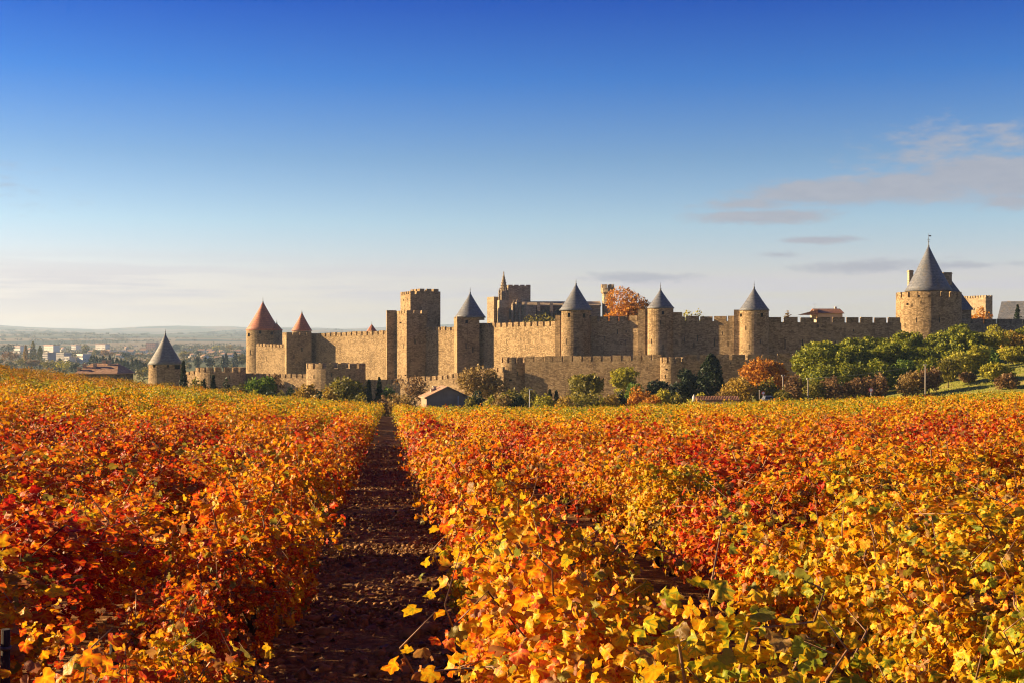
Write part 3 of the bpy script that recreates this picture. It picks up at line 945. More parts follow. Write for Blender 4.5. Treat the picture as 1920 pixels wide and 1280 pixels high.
for (px0, px1, yt, yb) in ((1703, 1711, 507, 585), (1767, 1783, 511, 560)):
    mb = MB(); w = X(px1, 352) - X(px0, 352)
    mb.box((X((px0 + px1) / 2, 352), 352, Z(yb, 352)), w, 1.6, Z(yt, 352) - Z(yb, 352))
    mb.box((X((px0 + px1) / 2, 352), 352, Z(yt + 3, 352)), w + .3, 1.9, 0.2)
    mb.build('chimney', MATS['ashlar'], tH)
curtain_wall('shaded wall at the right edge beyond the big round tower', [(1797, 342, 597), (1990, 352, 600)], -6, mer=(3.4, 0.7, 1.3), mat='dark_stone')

# ------------------------------------------------------------------ things inside the walls
t = thing('square_tower', 'small pale square crenellated tower behind the wall, far right', 'tower', Vector((X(1844, 430), 430, -4)))
square_block(t, (X(1848, 424), 424.0), rd(24), 10.2, 3.0, -4, Z(559, 428), 'ashlar', mer=(0.75, 0.5, 0.8), openL=[(0.5, Z(580, 426), 0.4, 0.8)])


def gable_house(root, c, w, d, z0, ze, zr, rz, wall, roof, over=0.4, chim=(), wins=0, hip=0.0):
    """c centre in plan, w along the ridge"""
    mb = MB(); mb.box((c[0], c[1], z0), w, d, ze - z0, rz)
    ca, sa = math.cos(rz), math.sin(rz)

    def L(x, y, z):
        return (c[0] + x * ca - y * sa, c[1] + x * sa + y * ca, z)
    if hip <= 0.01:
        for s in (-1, 1):
            tri = [L(s * w / 2, -d / 2, ze), L(s * w / 2, d / 2, ze), L(s * w / 2, 0, zr - 0.05)]
            mb.poly(tri if s > 0 else tri[::-1])
    mb.build('wall', MATS[wall], root)
    mb = MB(); o = over; k = (zr - ze) / (d / 2); zo = ze - k * o; th = 0.16
    hw = w / 2 + o; hr = hw - hip
    for s in (-1, 1):
        a = [L(-hw, s * (d / 2 + o), zo), L(hw, s * (d / 2 + o), zo), L(hr, 0, zr), L(-hr, 0, zr)]
        b = [(p[0], p[1], p[2] + th) for p in a]
        if s > 0: a, b = a[::-1], b[::-1]
        mb.prism(a, b)
    if hip > 0.01:
        for s in (-1, 1):
            a = [L(s * hw, -(d / 2 + o), zo + .01), L(s * hw, d / 2 + o, zo + .01), L(s * hr, 0, zr)]
            b = [(p[0], p[1], p[2] + th) for p in a]
            if s < 0: a, b = a[::-1], b[::-1]
            mb.prism(a, b)
    rf = mb.build('roof', MATS[roof], root)
    for (x, y, h) in chim:
        mb = MB(); p = L(x, y, 0)
        zb = zr - abs(y) * k - 0.3
        mb.box((p[0], p[1], zb), 0.55, 0.55, h + .3, rz); mb.box((p[0], p[1], zb + h + .18), 0.75, 0.75, 0.14, rz)
        mb.build('chimney', MATS['render_tan'], rf)
    if wins:
        for i in range(wins):
            x = (-0.5 + (i + 0.5) / wins) * w
            mb = MB(); p = L(x, -d / 2 - 0.02, 0)
            hgt = min(1.3, (ze - z0) * 0.4)
            mb.box((p[0], p[1], z0 + (ze - z0) * 0.45), 0.9, 0.10, hgt, rz)
            mb.build('window', MATS['car_glass'], root)
    return rf


t = thing('house', 'house with brown tiled roof showing above the long shaded wall', 'house', Vector((X(1540, 372), 372, -4)))
gable_house(t, (X(1549, 372), 372), 7.4, 7.0, -4, Z(588, 372), Z(580, 372), rd(4), 'render_tan', 'brown_tile', chim=[(2.9, 0.3, .8)])
mb = MB(); mb.prism([P(1496, 591, 367), P(1534, 591, 367), P(1534, 591, 374), P(1496, 591, 374)], [P(1496.5, 590.5, 367), P(1534, 580.5, 367), P(1534, 580.5, 374), P(1496.5, 590.5, 374)])
mb.build('lean_to_roof', MATS['brown_tile'], t)
mb = MB(); q = P(1528, 585, 370)
mb.tube([q, q + Vector((0, 0, 2.4))], 0.03, 5); mb.tube([q + Vector((-.7, 0, 2.2)), q + Vector((.7, 0, 2.2))], 0.025, 5)
mb.build('aerial', MATS['lead'], t)
t = thing('slate_house', 'house with steep grey slate roof at the right edge above the wall', 'house', Vector((X(1915, 385), 385, -4)))
gable_house(t, (X(1916, 385), 385), 11, 9, -4, Z(597, 385), Z(566, 385), rd(-35), 'render_cream', 'slate', chim=[(-4.0, 1.0, 1.4)])

# the church
ch = thing('gothic_church', 'gothic church with spired turret, battlemented tower and buttressed nave above the wall', 'church', Vector((X(1000, 420), 420, -4)))
DC = 416.0
square_block(ch, (X(926, 412), 412.0), rd(26), 5.2, 3.2, -4, Z(557, 414), 'ashlar', 'west_block')
square_block(ch, (X(953, 424), 424.0), rd(4), 8, 7.4, -4, Z(539, 426), 'ashlar', 'tower_wall', (1.5, 0.5, 0.8))
square_block(ch, (X(936, 408), 408.0), rd(10), 4.5, 3.2, -4, Z(563, 409), 'ashlar', 'turret_base')
cT = (X(944.5, 410), 410.0)
mb = MB(); zz = Z(563, 410)
mb.lathe(cT, [(1.55, zz - .2), (1.55, zz + 1.9), (1.75, zz + 2.0), (1.6, zz + 2.2), (1.1, zz + 3.6), (0.5, zz + 6.6), (0.12, Z(513, 410)), (0.22, Z(513, 410) + .15), (.05, Z(511, 410) + .3)], 8, False)
sp = mb.build('spire', MATS['ashlar'], ch)
for k in range(8):
    a = math.pi / 8 + k * math.pi / 4
    mb = MB(); c = (cT[0] + 1.55 * math.cos(a), cT[1] + 1.55 * math.sin(a))
    mb.lathe(c, [(0.26, zz - .2), (0.26, zz + 2.3), (0.30, zz + 2.4), (0.03, zz + 3.9)], 6, False)
    mb.build('pinnacle', MATS['ashlar'], sp)
    mb = MB()
    for j in range(6):                                    # crockets up the spire's edges
        f = j / 6; rr = 1.3 * (1 - f) + .12; zc = zz + 2.7 + f * 5.3
        mb.box((cT[0] + rr * math.cos(a), cT[1] + rr * math.sin(a), zc), 0.24, 0.24, 0.28, a)
    mb.build('crockets', MATS['ashlar'], sp)
zn = Z(572, 418)
mb = MB()
xn0, xn1 = X(980, 418), X(1126, 418)
mb.box(((xn0 + xn1) / 2, 424, -4), xn1 - xn0, 12, zn + 4); mb.build('nave_wall', MATS['ashlar'], ch)
mb = MB()
mb.prism([(xn0 - .2, 417.6, zn), (xn1 + .2, 417.6, zn), (xn1 + .2, 430.4, zn), (xn0 - .2, 430.4, zn)],
         [(xn0 - .2, 423.7, Z(565.5, 424)), (xn1 + .2, 423.7, Z(565.5, 424)), (xn1 + .2, 424.3, Z(565.5, 424)), (xn0 - .2, 424.3, Z(565.5, 424))])
mb.build('nave_roof', MATS['ashlar'], ch)
mb = MB(); mb.box(((xn0 + xn1) / 2, 417.7, zn - .5), xn1 - xn0 + .3, 0.7, 0.45); mb.build('cornice', MATS['ashlar'], ch)
for px in (986, 1010, 1034, 1058, 1100):                  # buttresses with sloped heads
    mb = MB(); x = X(px, 416)
    mb.prism([(x - .5, 415.0, -4), (x + .5, 415.0, -4), (x + .5, 418, -4), (x - .5, 418, -4)], [(x - .5, 415.0, zn - 2.2), (x + .5, 415.0, zn - 2.2), (x + .5, 418, zn + .9), (x - .5, 418, zn + .9)])
    mb.build('buttress', MATS['ashlar'], ch)
for px in (998, 1022, 1046):                              # pointed nave windows
    mb = MB(); x = X(px, 418); w = 1.35; zb = Z(602, 418)
    arch = [(x - w, zb), (x + w, zb), (x + w, zn - 3.0), (x + w * .7, zn - 2.2), (x, zn - 1.4), (x - w * .7, zn - 2.2), (x - w, zn - 3.0)]
    mb.prism([(p[0], 417.96, p[1]) for p in arch], [(p[0], 417.9, p[1]) for p in arch]); wn = mb.build('window', MATS['car_glass'], ch)
    mb = MB()
    for e in (-w / 3, w / 3): mb.box((x + e, 417.86, zb), 0.12, 0.2, zn - 2.2 - zb)
    mb.build('tracery', MATS['ashlar'], wn)
# apse arm in front with tall buttresses, lit from the left
square_block(ch, (X(958, 409), 409.0), rd(-42), 5, 6.2, -4, Z(572, 409), 'ashlar', 'transept_wall')
mb = MB(); zb = Z(600, 409); x = X(957, 408.2); w = .75
arch = [(x - w, zb), (x + w, zb), (x + w, zb + 2.6), (x + w * .6, zb + 3.4), (x, zb + 4.0), (x - w * .6, zb + 3.4), (x - w, zb + 2.6)]
mb.prism([(p[0], 408.6, p[1]) for p in arch], [(p[0], 408.55, p[1]) for p in arch]); mb.build('window', MATS['car_glass'], ch)
for px, yt in ((963, 566), (970, 563), (976.5, 568), (984, 572)):
    mb = MB(); x = X(px, 405.5)
    mb.box((x, 405.5, -4), 0.75, 1.6, Z(yt + 4, 405) + 4, rd(-40)); c = (x, 405.5)
    mb.lathe(c, [(0.42, Z(yt + 4, 405) - .02), (0.05, Z(yt - 3, 405))], 6, False)
    mb.build('buttress', MATS['ashlar'], ch)
# slim battlemented turret by the orange tree
cU = (X(1139, 422), 422.0)
mb = MB(); zU = Z(541, 422)
mb.lathe(cU, [(1.75, -4), (1.75, Z(552, 422)), (2.2, Z(549, 422)), (2.2, zU)], 8, False)
tu = mb.build('turret', MATS['ashlar'], ch)
for k in range(8):
    a = math.pi / 8 + k * math.pi / 4
    mb = MB(); mb.box((cU[0] + 1.9 * math.cos(a), cU[1] + 1.9 * math.sin(a), zU - .04), 0.5, 0.95, 1.3, a)
    mb.build('merlon', MATS['ashlar'], tu)
mb = MB(); mb.box((cU[0] + 2.7, cU[1] - .5, Z(549, 422)), 1.6, 0.25, 0.22, 0.1); mb.build('gargoyle', MATS['ashlar'], tu)

# ------------------------------------------------------------------ the outer ring of walls, left to right
t = thing('barbican_tower', 'detached round tower with broad weathered slate cone, left of the castle', 'tower', Vector((X(310, 330), 330, -14)))
cb = (X(310, 330), 330.0)
mb, pk = drum_mesh(cb, 310, 330, 4.25, 4.15, -14, Z(682, 330) - 0.14, [(290, 685.5, 4, 5), (315, 685, 3.5, 6), (332, 687, 10, 9)])
mb.build('drum', MATS['outer_stone'], t)
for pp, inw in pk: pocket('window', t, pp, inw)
cone_roof(cb, 4.45, Z(682, 330), Z(627, 330), t, 'slate_weathered', 1.3, 32)
bastion('low round crenellated bastion at the left end of the outer wall', 414, 392, 46, 689, -17, 1.3, 17, [(395, 705, 1.5, 6), (430, 706, 1.5, 6)])
curtain_wall('low end stretch of outer wall left of the low bastion', [(346, 402, 697), (374, 397, 694)], -17, mer=(1.6, 0.7, 1.0), mat='outer_stone')
curtain_wall('outer wall below the red roofed towers', [(455, 396, 699), (578, 379, 700.5)], -17, mer=(1.75, 0.6, 1.25), mat='outer_stone', slits=[(500, 718, 1.2, 6), (540, 718, 1.2, 6)])
tn = bastion('wide round bastion with broad merlons on the outer wall', 630, 374, 55, 681, -17, 1.45, 15, [(590, 705, 1.5, 7), (622, 702, 1.5, 7), (655, 706, 1.5, 7)])
curtain_wall('sunlit outer wall rising behind the small farm building', [(682, 371, 711), (725, 365, 711.5), (830, 349, 702), (944, 331, 686.5)], -18, mer=(1.65, 0.65, 1.25), mat='outer_stone',
             slits=[(760, 728, 1.2, 6), (800, 724, 1.2, 6), (850, 716, 1.2, 6)])
bastion('tall half round bastion in the middle of the outer wall', 966, 336, 27, 669.5, -18, 1.4, 11, [(957, 712, 6, 3), (953, 695, 1.4, 7), (970, 700, 1.4, 8)])
curtain_wall('broad outer wall with long diagonal shadow in the middle', [(984, 331, 667.5), (1110, 324, 667), (1242, 317.5, 663.5)], -17, mer=(2.3, 0.45, 1.35), mat='outer_stone',
             slits=[(1020, 676, 1.5, 3), (1045, 677, 1.5, 3), (1070, 677, 1.5, 3), (1100, 677, 1.5, 3), (1130, 677, 1.5, 3), (1160, 676, 1.5, 3), (1190, 676, 1.5, 3), (1215, 675, 1.5, 3)])
bastion('narrow lit round bastion behind the dark conifer', 1262, 317.5, 24, 669.5, -16, 1.4, 11, [(1250, 692, 4, 3), (1248, 705, 1.4, 7)])
curtain_wall('shaded outer wall disappearing behind the pines', [(1280, 316, 664), (1400, 313, 663.5), (1540, 312, 662.5)], -15, mer=(3.0, 0.6, 1.4), mat='outer_stone',
             slits=[(1370, 680, 1.5, 3), (1420, 680, 1.5, 3), (1460, 690, 1.4, 9)])

# ------------------------------------------------------------------ trees and shrubs
def rand_quads(C, size, rng, flat=0.0, jitter=0.35):
    """leaf sized four-sided sprays at the points C, each bent along its middle"""
    n = len(C)
    a = rng.normal(size=(n, 3)); a /= np.linalg.norm(a, axis=1)[:, None]
    b = rng.normal(size=(n, 3)); b[:, 2] *= (1 - flat)
    b -= a * np.sum(a * b, 1)[:, None]; b /= np.linalg.norm(b, axis=1)[:, None]
    s = size * rng.uniform(1 - jitter, 1 + jitter, n)[:, None]
    V = np.empty((n, 4, 3))
    V[:, 0] = C - a * s; V[:, 1] = C - b * s * 0.62; V[:, 2] = C + a * s; V[:, 3] = C + b * s * 0.62
    V += rng.normal(size=V.shape) * (size * 0.12)
    return V.reshape(-1, 3), np.arange(4 * n).reshape(n, 4)


def blob_points(rng, n, rx, ry, rz, shell=0.55):
    d = rng.normal(size=(n, 3)); d /= np.linalg.norm(d, axis=1)[:, None]
    r = rng.uniform(shell ** 3, 1, n) ** (1 / 3)
    return d * r[:, None] * np.array([rx, ry, rz])


def limbs(mb, base, top, r0, n, spread, rng, droop=0.0):
    """tapered, slightly bent trunk with limbs that fork into twigs"""
    base = Vector(base); top = Vector(top)
    H = (top - base).length
    pts = [base + (top - base) * k / 5 + Vector((rng.normal() * .03 * H, rng.normal() * .03 * H, 0)) * (k > 0) for k in range(6)]
    mb.tube(pts, [r0 * (1 - 0.15 * k) for k in range(6)], 7)
    for i in range(n):
        f = 0.35 + 0.6 * (i + rng.random()) / n
        p = base + (top - base) * f
        a = i * 2.4 + rng.random()
        L = spread * (1.1 - 0.5 * f) * rng.uniform(.7, 1.1)
        e = p + Vector((math.cos(a) * L, math.sin(a) * L, L * rng.uniform(.35, .8) - droop))
        m = p.lerp(e, .5) + Vector((0, 0, .08 * L))
        mb.tube([p, m, e], [r0 * .42, r0 * .28, r0 * .1], 5)
        for j in range(2):
            e2 = e + Vector((rng.normal(), rng.normal(), abs(rng.normal()) * .7)) * L * .4
            mb.tube([m, m.lerp(e2, .55) + Vector((0, 0, .04)), e2], [r0 * .2, r0 * .13, r0 * .05], 4)


def tree(kind, label, px, D, yt, yb, wpx, mat, n=2200, leaf=0.34, seed=None, cat='tree', group=None, name=None, zb=None):
    """a tree or shrub standing on the ground at distance D; yt its top and wpx its width in the photo"""
    rng = np.random.default_rng(seed if seed is not None else int(px * 7 + D))
    x = X(px, D)
    g = ground(x, D) if zb is None else zb
    top = Z(yt, D); H = top - g
    W = wpx / F * D
    nm = name or {'broad': 'broadleaf_tree', 'shrub': 'shrub', 'cypress': 'cypress_tree', 'spruce': 'spruce_tree', 'pine': 'pine_tree', 'bare': 'bare_tree', 'poplar': 'poplar_tree'}[kind]
    root = thing(nm, label, cat, Vector((x, D, g)), group)
    mb = MB()
    if kind in ('broad', 'pine', 'bare'):
        low = {'broad': 0.10, 'pine': 0.02, 'bare': 0.3}[kind]
        cz = H * (low + 1) / 2; rz = H * (1 - low) / 2
        nb = 14 if kind == 'broad' else (22 if kind == 'pine' else 10)
        cs = blob_points(rng, nb, W * .34, W * .34, rz * .62, .6) + [0, 0, cz]
        if kind == 'pine':
            cs[:, 2] = cz + np.abs(cs[:, 2] - cz) * rng.choice([1, 1, -0.8], nb)
        k = n // nb
        C = []
        for c in cs:
            r = (rng.uniform(.12, .22) if kind == 'pine' else rng.uniform(.13, .32)) * W
            C.append(c + blob_points(rng, k, r, r, min(r * .85, rz * .55), .5))
        C = np.concatenate(C)
        C = C[(C[:, 2] < H) & (C[:, 2] > H * low * .55)]
        if kind == 'bare':
            C = C[rng.random(len(C)) < .38]
        limbs(mb, (x, D, g - .2), (x + rng.normal() * .1, D, g + H * .8), max(.09, H * .021), 9 if kind != 'bare' else 18, W * .42, rng)
        V, Fc = rand_quads(C, leaf, rng)
    elif kind == 'shrub':
        nb = 9
        cs = blob_points(rng, nb, W * .34, W * .3, H * .30, .5); cs[:, 2] = np.abs(cs[:, 2]) + H * .26
        C = np.concatenate([c + blob_points(rng, n // nb, W * .22, W * .22, H * .30, .45) for c in cs])
        C = C[(C[:, 2] < H) & (C[:, 2] > -0.2)]
        for i in range(6):
            a = rng.random() * 6.3; e = Vector((math.cos(a) * W * .3, math.sin(a) * W * .3, H * .75))
            b = Vector((x, D, g - .1)); mb.tube([b, b + e * .5 + Vector((0, 0, .2)), b + e], [.06, .04, .015], 5)
        V, Fc = rand_quads(C, leaf, rng)
    elif kind in ('cypress', 'poplar'):
        z = rng.random(n) ** .9
        prof = np.sin(np.clip(z * .93 + .07, 0, 1) * np.pi) ** .55 * (1 - .35 * z)
        a = rng.random(n) * 2 * np.pi; r = prof * W * .5 * rng.uniform(.55, 1.05, n) * (1 + .18 * np.sin(a * 3 + z * 9))
        C = np.stack([r * np.cos(a), r * np.sin(a), H * (.03 + .97 * z)], 1)
        mb.tube([(x, D, g - .2), (x, D, g + H * .5), (x, D, g + H * .9)], [H * .02, H * .012, .02], 6)
        V, Fc = rand_quads(C, leaf, rng, 0)
    elif kind == 'spruce':
        z = rng.random(n) ** 1.25
        tier = np.floor(z * 9) / 9; fr = (z - tier) * 9
        rmax = (1 - z) * W * .5 * (1.12 - .42 * fr) + .06
        a = rng.random(n) * 2 * np.pi; r = rmax * np.sqrt(rng.uniform(.05, 1, n)) * (1 + .2 * np.sin(a * 5 + tier * 20))
        C = np.stack([r * np.cos(a), r * np.sin(a), H * (.05 + .95 * z) - r * .18], 1)
        mb.tube([(x, D, g - .2), (x, D, g + H * .55), (x, D, g + H * .99)], [H * .022, H * .012, .02], 6)
        V, Fc = rand_quads(C, leaf, rng, .3)
    VV = V.reshape(-1, Fc.shape[1], 3); cen = VV.mean(1)
    kz = H / np.percentile(cen[:, 2], 99.3); hx = np.percentile(np.abs(cen[:, 0]), 98.5); kx = (W / 2) / hx
    V = (VV - cen[:, None] + (cen * np.array([kx, kx, kz]))[:, None]).reshape(-1, 3)
    mb.build('trunk' if kind != 'shrub' else 'stems', MATS['bark'], root)
    new_obj('crown', np_mesh('crown', V, Fc, MATS[mat]), root)
    return root


# in front of the castle, left to right
tree('spruce', 'dark pointed conifer just right of the detached slate cone tower', 344, 250, 678, 725, 26, 'leaf_dark', 1500, .28)
tree('shrub', 'olive shrub at the foot of the low left bastion', 368, 240, 712, 730, 40, 'leaf_olive', 1200, .25)
tree('spruce', 'small dark conifer below the low left bastion, shorter of two', 383, 230, 711, 735, 15, 'leaf_dark', 700, .24)
tree('spruce', 'small dark conifer below the low left bastion, taller of two', 400, 230, 704, 735, 26, 'leaf_dark', 1000, .26)
tree('shrub', 'low dark evergreen bush right of the two small conifers', 424, 232, 715, 740, 26, 'leaf_dark', 900, .26)
tree('shrub', 'dull olive bush left of the bright green tree', 452, 228, 722, 745, 50, 'leaf_olive', 1300, .26)
tree('broad', 'bright green leafy tree below the left stretch of outer wall', 490, 236, 708, 745, 52, 'leaf_green', 2600, .27)
tree('bare', 'thin half bare tree right of the bright green tree', 519, 238, 701, 745, 26, 'leaf_brown', 700, .24)
tree('shrub', 'dark evergreen bush under the half bare tree', 508, 216, 733, 750, 40, 'leaf_dark', 1300, .24)
tree('shrub', 'small dark bush left of the golden shrubs', 545, 222, 726, 750, 22, 'leaf_dark', 800, .24)
tree('shrub', 'ochre shrub below the wide bastion, left of it', 572, 216, 722, 755, 48, 'leaf_gold', 1700, .26)
tree('shrub', 'tiny dark bush between two ochre shrubs', 597, 208, 735, 755, 18, 'leaf_dark', 600, .22)
tree('broad', 'rounded yellow olive tree in front of the wide bastion', 647, 224, 710, 758, 78, 'leaf_olive', 3600, .28)
tree('shrub', 'ochre bush at the foot of the rounded yellow olive tree', 616, 208, 727, 757, 34, 'leaf_gold', 1200, .25)
tree('spruce', 'dark spruce by the wall shadow, left and slimmer of the pair', 692, 222, 712, 755, 20, 'leaf_dark', 1100, .24)
tree('spruce', 'dark spruce by the wall shadow, taller of the pair', 711, 224, 708, 755, 25, 'leaf_dark', 1300, .24)
tree('shrub', 'green bush right of the two dark spruces', 730, 222, 727, 757, 28, 'leaf_green', 1100, .24)
tree('bare', 'bare branching brown tree against the sunlit outer wall', 772, 236, 704, 757, 62, 'leaf_brown', 2400, .22)
tree('shrub', 'brown shrub left of the small farm building', 745, 212, 738, 757, 40, 'leaf_yellowbrown', 1000, .24)
tree('broad', 'large twiggy yellow brown tree right of the small farm building', 902, 248, 689, 757, 84, 'leaf_yellowbrown', 3600, .26)
tree('shrub', 'dark bush under the large twiggy yellow brown tree', 893, 222, 734, 757, 42, 'leaf_dark', 1300, .24)
tree('shrub', 'yellow bush beside the dark bush at the field edge', 921, 214, 741, 757, 36, 'leaf_lime', 1000, .23)
tree('shrub', 'olive bush below the tall middle bastion', 958, 230, 732, 757, 50, 'leaf_olive', 1500, .25)
tree('shrub', 'brown green bush right of the street lamp', 988, 262, 728, 757, 42, 'leaf_olive', 1200, .25)
tree('shrub', 'bright yellow green bush right of the lamp post', 1020, 212, 741, 757, 44, 'leaf_lime', 1500, .22)
tree('cypress', 'left one of two small dark cypresses', 1031, 236, 730, 757, 10, 'leaf_dark', 500, .2)
tree('cypress', 'right one of two small dark cypresses', 1043, 236, 732, 757, 10, 'leaf_dark', 500, .2)
tree('broad', 'wide yellow green tree in front of the diagonal wall shadow', 1091, 234, 703, 757, 72, 'leaf_olive', 3400, .27)
tree('shrub', 'low yellowish hedge bush between two lighter trees', 1128, 212, 744, 757, 46, 'leaf_lime', 1100, .22)
tree('broad', 'lime green autumn tree against the outer wall', 1168, 236, 690, 755, 46, 'leaf_lime', 2600, .25)
tree('shrub', 'dark green bush at the foot of the lime tree', 1163, 214, 736, 757, 24, 'leaf_dark', 900, .23)
tree('shrub', 'deep green bush right of the lime tree', 1190, 228, 720, 755, 36, 'leaf_green', 1300, .24)
tree('shrub', 'orange brown bush in front of the deep green bush', 1197, 214, 727, 757, 52, 'leaf_orange', 1800, .24)
tree('broad', 'dark green laurel below the narrow lit bastion', 1235, 232, 714, 752, 42, 'leaf_dark', 1800, .25)
tree('shrub', 'yellow green shrub left of the dark conifers', 1247, 212, 731, 755, 50, 'leaf_lime', 1700, .23)
tree('broad', 'dull olive tree left of the big dark conifer', 1284, 238, 694, 750, 54, 'leaf_dark', 2800, .27)
tree('cypress', 'big dark dense conifer in front of the outer wall', 1333, 236, 664, 750, 50, 'leaf_dark', 3600, .27)
tree('shrub', 'yellow shrub at the foot of the big dark conifer', 1310, 206, 738, 752, 50, 'leaf_lime', 1100, .22)
tree('broad', 'large orange autumn tree right of the big dark conifer', 1432, 246, 674, 748, 84, 'leaf_orange', 4200, .28)
tree('shrub', 'golden bushy shrub under the large orange tree', 1392, 226, 709, 750, 76, 'leaf_gold', 3200, .26)
tree('shrub', 'olive bush right of the golden bushy shrub', 1440, 224, 713, 750, 46, 'leaf_olive', 1600, .25)
tree('shrub', 'reddish brown bush left of the pines by the wooden pole', 1489, 240, 705, 745, 44, 'leaf_brown', 1900, .26)
# pines on the bank and their undergrowth
for (px, D, yt, wp, lb) in [
        (1538, 250, 642, 66, 'dark pine at the left end of the pine grove'),
        (1600, 262, 636, 56, 'tall pine second from the left of the grove'),
        (1592, 246, 654, 40, 'short dark pine in front of the second tall pine'),
        (1640, 272, 634, 44, 'slender pine left of the big round tower'),
        (1663, 252, 644, 52, 'light trunked pine in the middle of the grove'),
        (1700, 268, 624, 46, 'pine rising against the left side of the big round tower'),
        (1716, 276, 630, 48, 'pine below the middle of the big round tower'),
        (1735, 250, 653, 56, 'broad dark pine above the wooden pole'),
        (1762, 272, 628, 46, 'pine under the right half of the big round tower'),
        (1792, 278, 611, 52, 'tallest bright pine covering the right foot of the big round tower'),
        (1812, 262, 620, 40, 'bright pine right of the tallest one'),
        (1926, 268, 618, 50, 'pine cut by the right edge of the picture'),
        (1566, 258, 647, 44, 'small pine between the two leftmost pines'),
        (1622, 250, 658, 40, 'low pine left of the light trunked one'),
        (1688, 256, 652, 44, 'low pine just left of the broad dark pine'),
        (1775, 262, 645, 50, 'middling pine in front of the tallest bright one'),
        (1510, 262, 655, 34, 'narrow pine at the very left of the grove'),
        (1840, 284, 628, 44, 'pine behind the yellow autumn tree'),
        (1905, 282, 628, 44, 'pine behind the browning tree near the right edge')]:
    tree('pine', lb, px, D, yt, 715, wp * 1.35, 'leaf_pine', 5200, .27, group='pines on the bank')
tree('broad', 'yellow autumn tree among the pines, below the shaded right wall', 1856, 262, 612, 690, 60, 'leaf_lime', 3000, .26)
tree('broad', 'gold leaved tree left of the yellow autumn tree', 1834, 244, 648, 700, 40, 'leaf_lime', 1800, .25)
tree('broad', 'browning tree near the right edge beside the yellow tree', 1895, 266, 622, 690, 44, 'leaf_gold', 1900, .26)
tree('shrub', 'leafy yellow shrub alone on the grassy bank', 1868, 222, 681, 726, 60, 'leaf_lime', 2000, .24)
tree('shrub', 'brown dry shrub on the grassy bank right of the yellow one', 1890, 215, 700, 730, 44, 'leaf_brown', 1300, .22)
tree('broad', 'small olive tree standing on the bank right of the wooden pole', 1778, 226, 670, 725, 42, 'leaf_olive', 1500, .23)
tree('shrub', 'small brown shrub between the olive tree and the yellow shrub', 1815, 228, 698, 720, 30, 'leaf_brown', 900, .22)
for (px, yt, wp, mt, lb) in [(1528, 716, 44, 'leaf_olive', 'olive undergrowth bush left of the brown ones below the pines'),
                             (1560, 708, 46, 'leaf_brown', 'brown undergrowth bush at the foot of the left pines'),
                             (1600, 709, 46, 'leaf_brown', 'russet undergrowth bush at the foot of the second pine'),
                             (1643, 702, 50, 'leaf_brown', 'round rusty bush behind the small road sign'),
                             (1700, 697, 56, 'leaf_yellowbrown', 'tawny bush left of the tall wooden pole'),
                             (1742, 690, 46, 'leaf_brown', 'dry bush right behind the tall wooden pole')]:
    tree('shrub', lb, px, 222, yt, 735, wp, mt, 1500, .23)
for (px, yt, wp, mt, lb) in [
        (436, 728, 36, 'leaf_olive', 'low olive shrub at the crest below the left bastion'), (474, 733, 36, 'leaf_lime', 'low yellow shrub at the foot of the bright green tree'),
        (532, 735, 34, 'leaf_olive', 'low olive shrub at the field edge below the half bare tree'), (590, 740, 40, 'leaf_gold', 'low ochre shrub below the left side of the wide bastion'),
        (668, 739, 40, 'leaf_olive', 'low olive shrub left of the dark spruces'), (716, 744, 36, 'leaf_brown', 'low brown shrub in front of the dark spruces'),
        (764, 741, 40, 'leaf_yellowbrown', 'low tawny shrub against the farm building'), (882, 745, 26, 'leaf_olive', 'low olive shrub right against the farm building'),
        (942, 740, 42, 'leaf_yellowbrown', 'low tawny shrub below the tall middle bastion'), (974, 744, 36, 'leaf_dark', 'low dark shrub left of the lamp post'),
        (1062, 743, 40, 'leaf_gold', 'low golden shrub under the wide yellow green tree'), (1108, 738, 46, 'leaf_olive', 'low olive shrub right under the wide yellow green tree'),
        (1146, 741, 36, 'leaf_gold', 'low golden shrub left of the lime tree trunk'), (1222, 741, 36, 'leaf_orange', 'low rust shrub below the laurel'),
        (1274, 738, 40, 'leaf_olive', 'low olive shrub below the dull olive tree'), (1352, 734, 34, 'leaf_yellowbrown', 'low tawny shrub behind the tiled shed'),
        (1372, 728, 40, 'leaf_gold', 'low golden shrub at the right end of the tiled shed'), (1470, 728, 34, 'leaf_olive', 'low olive shrub at the foot of the slim wooden pole')]:
    tree('shrub', lb, px, 209 if px < 1300 else 214, yt, 757, wp, mt, 1100, .21)
for (px, D, yt, wp, mt, lb) in [
        (1545, 238, 684, 66, 'leaf_pine', 'bushy young pine at the foot of the leftmost pines'), (1592, 240, 680, 60, 'leaf_pine', 'bushy young pine below the second tall pine'),
        (1640, 240, 676, 64, 'leaf_pine', 'bushy young pine above the round rusty bush'), (1690, 240, 676, 62, 'leaf_green', 'bright green bush above the tawny bush'),
        (1750, 238, 672, 66, 'leaf_pine', 'bushy young pine behind the tall wooden pole'), (1800, 244, 660, 60, 'leaf_lime', 'yellow green bush below the tallest bright pine'),
        (1842, 250, 652, 56, 'leaf_green', 'green bush below the yellow autumn tree'), (1900, 252, 650, 60, 'leaf_lime', 'yellow green bush near the right edge below the browning tree')]:
    tree('shrub', lb, px, D, yt, 735, wp, mt, 2300, .25)
